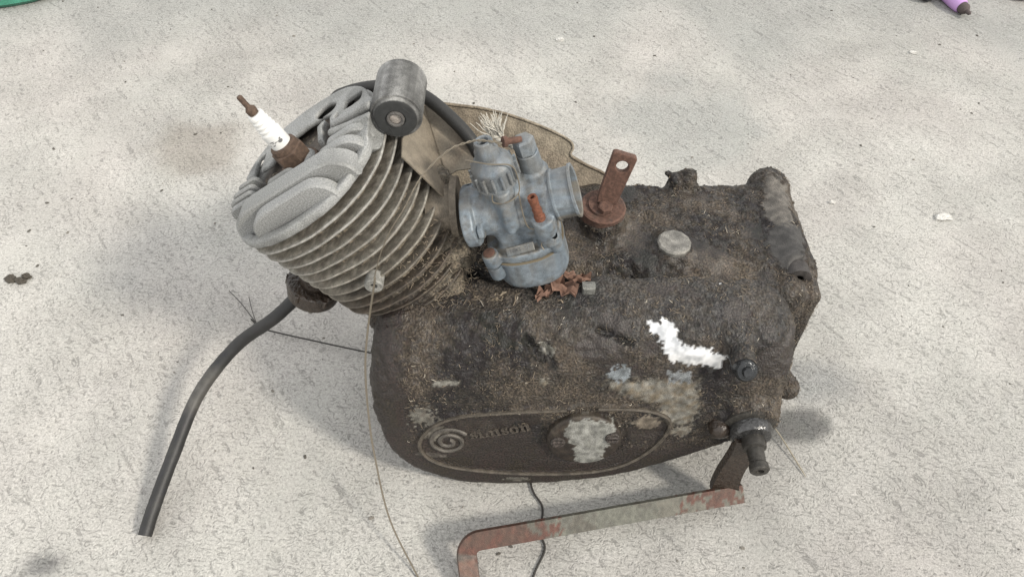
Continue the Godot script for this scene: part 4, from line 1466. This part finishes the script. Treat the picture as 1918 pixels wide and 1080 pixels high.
func make_loose() -> void:
	# rubber hose lying from under the exhaust to the concrete
	var b := B()
	var pts := spline([Vector3(-13.5, 11.6, -5.0), Vector3(-16.5, 10.9, -2.5), Vector3(-19.0, 9.4, -0.8), Vector3(-22.7, 6.6, 0.0), Vector3(-25.6, 4.4, 3.2), Vector3(-27.0, 2.6, 8.0), Vector3(-27.9, 1.2, 11.6), Vector3(-28.2, 0.56, 13.5)], 10)
	b = B(HoseField.new(self))
	var hr := []
	for i in pts.size():
		hr.append(0.52 + nz.get_noise_1d(i * 1.3) * 0.025)
	b.tube(pts, hr, 18)
	thing("rubber_hose", b, M.hose_rubber, "black rubber hose curving from below the exhaust nut down to the concrete", "hose")
	b = B()
	pts = spline([Vector3(-14.2, 21.5, -9.2), Vector3(-12.8, 24.2, -9.0), Vector3(-11.6, 25.3, -8.5), Vector3(-9.6, 26.1, -8.0), Vector3(-7.8, 26.4, -7.5), Vector3(-6.1, 26.3, -6.8), Vector3(-4.3, 25.6, -5.5), Vector3(-2.7, 24.4, -4.2), Vector3(-2.0, 22.6, -3.6), Vector3(-1.8, 20.0, -4.0)], 8)
	b.tube(pts, 0.46, 16)
	thing("fuel_hose", b, M.rubber, "dark grey hose arching behind the rubber mount down behind the carburettor", "hose")
	# thin wires
	b = B()
	var w := [Vector3(-0.6, 28.4, 0.9), Vector3(-1.7, 28.7, 1.0), Vector3(-2.5, 28.6, 1.0), Vector3(-3.7, 28.4, 1.5), Vector3(-5.0, 27.7, 2.5), Vector3(-5.6, 27.2, 3.2), Vector3(-6.4, 26.0, 4.0), Vector3(-7.3, 24.7, 4.5), Vector3(-8.1, 22.9, 4.8), Vector3(-8.7, 21.0, 4.95)]
	var a1 := spline(w, 10)
	var a2 := a1.duplicate()
	for i in a1.size():
		var k := 1.0 - smoothstep(0.6, 0.8, float(i) / a1.size())
		var off := Vector3(0, cos(i * 0.9), sin(i * 0.9)) * 0.045 * k
		a1[i] += off
		a2[i] -= off
	b.tube(a1, 0.036, 6)
	b.tube(a2.slice(0, int(a2.size() * 0.8)), 0.036, 6)
	b.tube(spline([Vector3(-8.7, 21.0, 4.95), Vector3(-8.75, 20.6, 5.05), Vector3(-9.5, 17.4, 5.3), Vector3(-10.0, 14.9, 6.1), Vector3(-10.25, 12.8, 6.9), Vector3(-10.35, 9.8, 8.1), Vector3(-10.15, 6.7, 9.8), Vector3(-9.2, 2.7, 13.0), Vector3(-7.2, 0.3, 16.2), Vector3(-5.4, 0.1, 19.0)], 10), 0.07, 6)
	thing("thin_wire", b, M.wire, "thin twisted wire from the carburettor cap over the fins down to the concrete", "wire")
	b = B()
	b.tube(spline([Vector3(-24.9, 0.14, -7.8), Vector3(-24.0, 0.3, -6.9), Vector3(-23.1, 0.3, -6.4), Vector3(-18.0, 0.35, -5.0), Vector3(-13.2, 0.5, -3.7), Vector3(-9.0, 0.8, -2.6)], 8), 0.085, 6)
	b.tube(spline([Vector3(-24.0, 0.3, -6.9), Vector3(-25.2, 0.2, -8.4), Vector3(-26.4, 0.25, -9.8), Vector3(-27.8, 0.3, -11.2)], 6), 0.04, 5)
	b.tube(spline([Vector3(-24.2, 0.3, -7.1), Vector3(-25.0, 0.4, -8.8), Vector3(-25.6, 0.5, -10.3)], 6), 0.035, 5)
	thing("thin_wire", b, M.dark_wire, "dark frayed wire end lying behind the hose left of the cover", "wire")
	b = B()
	b.tube(spline([Vector3(1.2, 0.2, 6.0), Vector3(1.6, 0.2, 9.4), Vector3(2.4, 0.16, 11.0), Vector3(2.2, 0.22, 13.1), Vector3(2.5, 0.12, 14.4), Vector3(1.6, 0.1, 16.4), Vector3(1.2, 0.1, 19.0)], 8), 0.085, 6)
	thing("thin_wire", b, M.dark_wire, "dark kinked wire on the concrete running under the gear lever bar", "wire")
	b = B()
	b.tube(spline([Vector3(21.6, 1.0, 3.2), Vector3(22.6, 0.6, 5.0), Vector3(23.4, 0.3, 6.9), Vector3(24.0, 0.1, 8.4)], 6), [0.03, 0.035, 0.04, 0.045, 0.05, 0.05, 0.055, 0.055, 0.06, 0.06, 0.06, 0.06, 0.06, 0.06, 0.06, 0.06, 0.05, 0.04, 0.02], 5, Color(0.28, 0.25, 0.19))
	thing("grass_stalk", b, M.straw, "single dry stalk on the concrete to the lower right of the gear shaft", "stalk")
	# frayed white cord behind the carburettor cap
	b = B()
	for st in 3:
		var cp := spline([Vector3(0.6, 25.7, -1.7), Vector3(0.0, 26.0, -1.9), Vector3(-0.6, 26.3, -2.0), Vector3(-1.2, 26.7, -2.1)], 8)
		for i in cp.size():
			cp[i] += Vector3(0, cos(i * 0.55 + st * TAU / 3.0), sin(i * 0.55 + st * TAU / 3.0)) * 0.13
		b.tube(cp, 0.13, 7)
	for k in 90:
		var d := Vector3(rng.randf_range(-0.9, 0.35), rng.randf_range(0.5, 1.2), rng.randf_range(-0.7, 0.3)).normalized() * rng.randf_range(0.8, 1.6)
		var s := Vector3(-1.2, 26.6, -2.1) + Vector3(rng.randf_range(-0.3, 0.7), rng.randf_range(-0.2, 0.2), rng.randf_range(-0.2, 0.2))
		b.tube([s, s + d * 0.5 + Vector3(rng.randf_range(-0.15, 0.15), 0, 0), s + d], [0.04, 0.032, 0.015], 4)
	thing("frayed_cord", b, M.twine, "frayed white cord end tied behind the carburettor cap", "cord")
	# clump of dirt and small white chips on the concrete
	b = B()
	for k in 7:
		blobby(b, Vector3(-49.6 + rng.randf_range(-1.1, 1.1), 0.25, -12.8 + rng.randf_range(-0.35, 0.35)), Vector3(0.48, 0.28, 0.32), Color(0.09, 0.078, 0.06))
	thing("dirt_clump", b, M.pebble, "small dark clump of dirt on the concrete far left of the engine", "dirt clump")
	for c in [[6.6, -56.1, 0.55, "white chip on the concrete beyond the engine, directly above the carburettor"], [53.8, -52.9, 0.5, "white speck of stone on the concrete near the purple tube"], [46.2, -21.6, 0.85, "flat white flake on the concrete far right of the engine"], [35.0, -23.9, 0.35, "tiny pale chip between the rear tube and the flat white flake"]]:
		b = B()
		blobby(b, Vector3(c[0], 0.12, c[1]), Vector3(c[2], 0.22, c[2] * 0.6), Color(0.75, 0.74, 0.70))
		thing("white_chip", b, M.pebble, c[3], "stone chip")
	# things at the far edge of the picture
	b = B()
	var gx := Transform3D(Basis(Vector3.UP, 0.28), Vector3(-74.0, 0.0, -68.6))
	b.lathe([Vector2(0.5, 0.1), Vector2(5.6, 0.1), Vector2(6.4, 0.7), Vector2(6.2, 1.5), Vector2(5.0, 2.1), Vector2(2.5, 2.4), Vector2(0, 2.45)], gx * Transform3D(Basis.from_scale(Vector3(1.5, 1, 0.75)), Vector3.ZERO), 40)
	thing("green_lid", b, M.green, "green plastic lid at the far left corner of the concrete", "lid")
	b = B()
	var pxf := along(Vector3(62.6, 1.05, -68.6), Vector3(0.24, -0.02, 1.0))
	b.lathe([Vector2(1.05, -6), Vector2(1.05, 4.6), Vector2(0.98, 5.4), Vector2(0.86, 5.7)], pxf, 28)
	var tube_ := thing("purple_tube", b, M.purple, "purple plastic tube with a dark tip at the far right of the concrete", "tube")
	b = B()
	b.lathe([Vector2(0.8, 5.6), Vector2(0.78, 6.3), Vector2(0.5, 6.7), Vector2(0.3, 6.8), Vector2(0.28, 7.4), Vector2(0.1, 7.6), Vector2(0, 7.6)], pxf, 20, Color(0.11, 0.09, 0.085))
	put("tip", b, M.pebble, tube_)
	b = B()
	b.lathe([Vector2(1.2, -6), Vector2(1.2, 2.8), Vector2(0.9, 3.4), Vector2(0, 3.5)], along(Vector3(59.6, 1.2, -69.0), Vector3(0.3, 0, 1.0)), 24)
	thing("dark_tube", b, M.dark_rubber, "dark tube lying beside the purple tube at the far edge", "tube")
	b = B()
	b.lathe([Vector2(0.2, -6), Vector2(1.5, -6), Vector2(1.5, 5.0), Vector2(1.2, 5.6), Vector2(0, 5.7)], along(Vector3(73.4, 1.5, -71.6), Vector3(0.25, 0, 1.0)), 24)
	thing("orange_handle", b, M.orange, "rusty orange handle at the far right corner of the concrete", "handle")

func blobby(b: Builder, at: Vector3, r: Vector3, col: Color) -> void:
	var rows := []
	var ph := rng.randf() * 50.0
	for i in 7:
		var t := PI * (i + 0.35) / 6.7
		var row := PackedVector3Array()
		for j in 10:
			var a := TAU * j / 10.0
			var d := Vector3(sin(t) * cos(a), cos(t), sin(t) * sin(a))
			row.append(at + d * r * (1.0 + nz.get_noise_3d(d.x * 3.0 + ph, d.y * 3.0, d.z * 3.0) * 0.7))
		rows.append(row)
	b.grid(rows, true, true, col)

func stuff(called: String, mesh: Mesh, xs: Array, cs: Array, label: String, category: String) -> void:
	var mm := MultiMesh.new()
	mm.transform_format = MultiMesh.TRANSFORM_3D
	mm.use_colors = true
	mm.mesh = mesh
	mm.instance_count = xs.size()
	for i in xs.size():
		mm.set_instance_transform(i, Transform3D(xs[i].basis, xs[i].origin * CM))
		mm.set_instance_color(i, cs[i])
	var o := MultiMeshInstance3D.new()
	o.name = called
	o.multimesh = mm
	add_child(o)
	tag(o, label, category, "", "stuff")

func fibre_mesh(bend: float) -> Mesh:
	var b := B()
	var pts := []
	for k in 5:
		var t := k / 4.0
		pts.append(Vector3(t - 0.5, sin(t * PI) * bend, sin(t * 5.0) * bend * 0.7))
	b.tube(pts, [0.02, 0.045, 0.05, 0.04, 0.015], 3)
	return b.mesh(M.straw)

func make_debris() -> void:
	var shapes := [fibre_mesh(0.02), fibre_mesh(0.09), fibre_mesh(0.25)]
	var xs := [[], [], []]
	var cs := [[], [], []]
	for src in [case_data, cover_data]:
		var n: int = src[0].size()
		for k in 15000:
			var i := rng.randi() % n
			var p: Vector3 = src[0][i]
			var nn: Vector3 = src[1][i]
			if src[2][i].a < 0.9 or nn.y + nn.z * 0.6 < 0.05:
				continue
			var dens := clampf(smoothstep(-0.12, 0.5, nb.get_noise_3d(p.x * 0.8, p.y * 0.8, p.z * 0.8) + nz.get_noise_3d(p.x, p.y, p.z) * 0.4) * 1.15, 0.04, 1.0)
			if src == cover_data:
				dens *= smoothstep(3.0, 9.0, p.y) * 0.9 + 0.06
				# a matted band along the upper edge of the name panel
				dens += (1.0 - smoothstep(0.0, 1.3, absf(p.y - 9.6 - 0.12 * (p.x - 2.0)))) * smoothstep(-3.0, 2.0, p.x) * smoothstep(13.0, 10.0, p.x)
			else:
				dens += 1.0 - smoothstep(1.0, 5.5, Vector2(p.x - 0.5, p.z - 0.5).length())
			if rng.randf() > dens:
				continue
			var y := (nn + Vector3(rng.randf_range(-0.5, 0.5), rng.randf_range(-0.3, 0.5), rng.randf_range(-0.5, 0.5))).normalized()
			var xf := along(p + nn * 0.03, y, Vector3(rng.randf_range(-1, 1), rng.randf_range(-1, 1), rng.randf_range(-1, 1)))
			var l := rng.randf_range(0.10, 0.36) * (2.2 if rng.randf() < 0.05 else 1.0)
			xf.basis = xf.basis * Basis.from_scale(Vector3(l, 0.34, 0.34))
			var q := rng.randi() % 3
			xs[q].append(xf)
			cs[q].append(fibre_color())
	# chaff caught between the cylinder and the crankcase
	for k in 1500:
		var y := rng.randf_range(-12.6, -6.5)
		var a := rng.randf_range(-0.9, 1.2)
		var r := rng.randf_range(4.4, 6.4)
		var p := HF * Vector3(cos(a) * r, y, sin(a) * r)
		var xf := along(p, Vector3(rng.randf_range(-1, 1), 1, rng.randf_range(-1, 1)), Vector3(rng.randf_range(-1, 1), rng.randf_range(-1, 1), rng.randf_range(-1, 1)))
		xf.basis = xf.basis * Basis.from_scale(Vector3(rng.randf_range(0.15, 0.5), 0.38, 0.38))
		var q := rng.randi() % 3
		xs[q].append(xf)
		cs[q].append(fibre_color().lerp(Color(0.24, 0.19, 0.135), 0.5))
	# and in the hollow round the float bowl
	for k in 900:
		var p := Vector3(rng.randf_range(-4.5, 6.5), 0, rng.randf_range(-2.5, 3.4))
		p.y = 15.4 + 0.35 * p.z + nz.get_noise_2d(p.x * 2.0, p.z * 2.0) * 0.5
		if p.x < -1.4 and p.z < 1.2:
			continue
		var xf := along(p, Vector3(rng.randf_range(-1, 1), 1, rng.randf_range(-1, 1)), Vector3(rng.randf_range(-1, 1), rng.randf_range(-0.4, 0.4), rng.randf_range(-1, 1)))
		xf.basis = xf.basis * Basis.from_scale(Vector3(rng.randf_range(0.25, 0.9), 0.55, 0.55))
		var q := rng.randi() % 3
		xs[q].append(xf)
		cs[q].append(fibre_color())
	for q in 3:
		stuff(["dry_chaff", "curled_chaff", "matted_chaff"][q], shapes[q], xs[q], cs[q], ["short straight bits of dry straw strewn over the crusted engine", "slightly bent dry fibres strewn over the crusted engine", "curled dry fibres matted on the crust of the engine"][q], "chaff")
	# crumbs of baked earth
	var cb := B()
	blobby(cb, Vector3.ZERO, Vector3(0.5, 0.4, 0.45), Color.WHITE)
	var crumb := cb.mesh(M.pebble)
	var kx := []
	var kc := []
	for src in [case_data, cover_data]:
		for k in 5000:
			var i := rng.randi() % int(src[0].size())
			var nn: Vector3 = src[1][i]
			if src[2][i].a < 0.9 or nn.y + nn.z * 0.6 < 0.0:
				continue
			var s := 0.08 + 0.22 * pow(rng.randf(), 4.0)
			var xf := along(src[0][i], nn, Vector3(rng.randf_range(-1, 1), rng.randf_range(-1, 1), rng.randf_range(-1, 1)))
			xf.basis = xf.basis * Basis.from_scale(Vector3(s, s * 0.8, s * 0.9))
			kx.append(xf)
			var own: Color = src[2][i]
			kc.append(Color(own.r, own.g, own.b).lerp(Color(0.20, 0.165, 0.125), rng.randf() * 0.5))
	stuff("dirt_crumbs", crumb, kx, kc, "crumbs of baked earth stuck to the crust of the engine", "dirt")
	# dark grit on the concrete
	var gb := B()
	blobby(gb, Vector3.ZERO, Vector3(0.5, 0.3, 0.4), Color.WHITE)
	var gm := gb.mesh(M.pebble)
	var gx := []
	var gc := []
	for k in 300:
		var p := Vector3(rng.randf_range(-75, 75), 0.03, rng.randf_range(-70, 22))
		var s := 0.1 + 0.34 * pow(rng.randf(), 2.5)
		gx.append(Transform3D(Basis(Vector3.UP, rng.randf() * TAU) * Basis.from_scale(Vector3(s, s * 0.7, s * 0.8)), p))
		var d := rng.randf()
		gc.append(Color(0.12, 0.11, 0.095) if d < 0.5 else Color(0.25, 0.23, 0.2) if d < 0.85 else Color(0.62, 0.6, 0.56))
	stuff("grit", gm, gx, gc, "fine dark grit scattered over the concrete", "grit")
	# dead leaves under the bowl
	var spots := [[Vector3(3.5, 17.1, 2.5), 1.1, "reddish dry leaf below the front of the float bowl"], [Vector3(2.2, 16.9, 2.9), 0.75, "small torn brown leaf left of the reddish leaf under the bowl"], [Vector3(4.6, 16.9, 1.5), 0.95, "crumpled brown leaf at the right foot of the float bowl"], [Vector3(-0.9, 16.5, 2.9), 0.6, "pale chip of leaf at the left foot of the float bowl"]]
	for s in spots:
		var b := B()
		var rows := []
		var ph := rng.randf() * 30.0
		for i in 7:
			var row := PackedVector3Array()
			for j in 7:
				var u := i / 6.0 * 2.0 - 1.0
				var v := j / 6.0 * 2.0 - 1.0
				var w := sqrt(maxf(0.02, 1.0 - u * u * 0.85)) * (0.7 + 0.3 * sin(i * 2.7 + ph))
				row.append(s[0] + Vector3(u, nz.get_noise_3d(u * 2.0 + ph, v * 2.0, 0.0) * 0.9 + 0.25 * v * v, v * w * 0.8).rotated(Vector3.UP, ph) * s[1])
			rows.append(row)
		b.grid(rows, false, false, Color(0.24, 0.14, 0.10) if s[1] > 0.7 else Color(0.36, 0.30, 0.22))
		thing("dead_leaf", b, M.leaf, s[2], "leaf", "dead leaves round the float bowl")

func cap_color(p: Vector3) -> Color:
	var q := Vector2(p.x, p.y)
	var rag := nz.get_noise_2d(p.x * 4.0, p.y * 4.0) * 0.3 + nb.get_noise_2d(p.x * 3.0, p.y * 3.0) * 0.15
	var t := clampf(0.5 + nz.get_noise_2d(p.x * 2.2, p.y * 2.2) * 1.2, 0, 1)
	if sd_poly(q, patches[1][0]) + rag < 0.0:
		return Color(0.42, 0.42, 0.39).lerp(Color(0.33, 0.33, 0.30), t)
	return Color(0.045, 0.034, 0.027).lerp(Color(0.10, 0.082, 0.062), t * smoothstep(5.0, 9.0, p.y))

func fibre_color() -> Color:
	var t := rng.randf()
	var c := Color(0.10, 0.08, 0.06).lerp(Color(0.27, 0.22, 0.16), t * t)
	return Color(0.50, 0.45, 0.37) if rng.randf() < 0.045 else c

func _ready() -> void:
	rng.seed = 7
	nz.seed = 3
	nz.frequency = 0.55
	nz.fractal_octaves = 3
	nb.seed = 5
	nb.frequency = 0.3
	nb.fractal_octaves = 2
	# camera
	var cam := Camera3D.new()
	cam.name = "camera"
	cam.fov = 42.0
	cam.near = 0.02
	cam.far = 60.0
	add_child(cam)
	cam.position = Vector3(0, 56.9, 36.0) * CM
	cam.rotation = Vector3(deg_to_rad(-50.0), 0, 0)
	cam.current = true
	# sky, air and exposure
	var sky := ProceduralSkyMaterial.new()
	sky.sky_top_color = Color(0.90, 0.90, 0.90)
	sky.sky_horizon_color = Color(0.95, 0.94, 0.92)
	sky.sky_curve = 0.15
	sky.sky_energy_multiplier = 0.9
	sky.ground_bottom_color = Color(0.45, 0.44, 0.42)
	sky.ground_horizon_color = Color(0.75, 0.75, 0.74)
	sky.sun_angle_max = 20.0
	var env := Environment.new()
	env.background_mode = Environment.BG_SKY
	env.sky = Sky.new()
	env.sky.sky_material = sky
	env.tonemap_mode = Environment.TONE_MAPPER_LINEAR
	env.tonemap_exposure = 2.28
	env.sdfgi_enabled = true
	env.ssao_enabled = true
	env.ssil_enabled = true
	var we := WorldEnvironment.new()
	we.name = "world_environment"
	we.environment = env
	add_child(we)
	var sun := DirectionalLight3D.new()
	sun.name = "sun"
	sun.light_color = Color(1.0, 0.97, 0.92)
	sun.light_energy = 0.5
	sun.light_angular_distance = 8.0
	sun.shadow_enabled = true
	add_child(sun)
	sun.look_at_from_position(Vector3(1.05, 1.0, 0.6), Vector3.ZERO)
	HF = Transform3D(Basis(Vector3(cos(TILT), sin(TILT), 0), Vector3(-sin(TILT), cos(TILT), 0), Vector3.BACK), Vector3(-13.3, 24.5, -1.6))
	var ct := deg_to_rad(16.0)
	CF = Transform3D(Basis(Vector3(cos(ct), sin(ct), 0), Vector3(-sin(ct), cos(ct), 0), Vector3.BACK), Vector3(1.45, 16.95, 0.6))
	make_materials()
	make_ground()
	engine = Node3D.new()
	engine.name = "moped_engine"
	add_child(engine)
	tag(engine, "old dirty moped engine with finned cylinder, carburettor and crusted clutch cover", "engine")
	make_case()
	make_cylinder()
	make_carburettor()
	make_fittings()
	make_loose()
	make_debris()
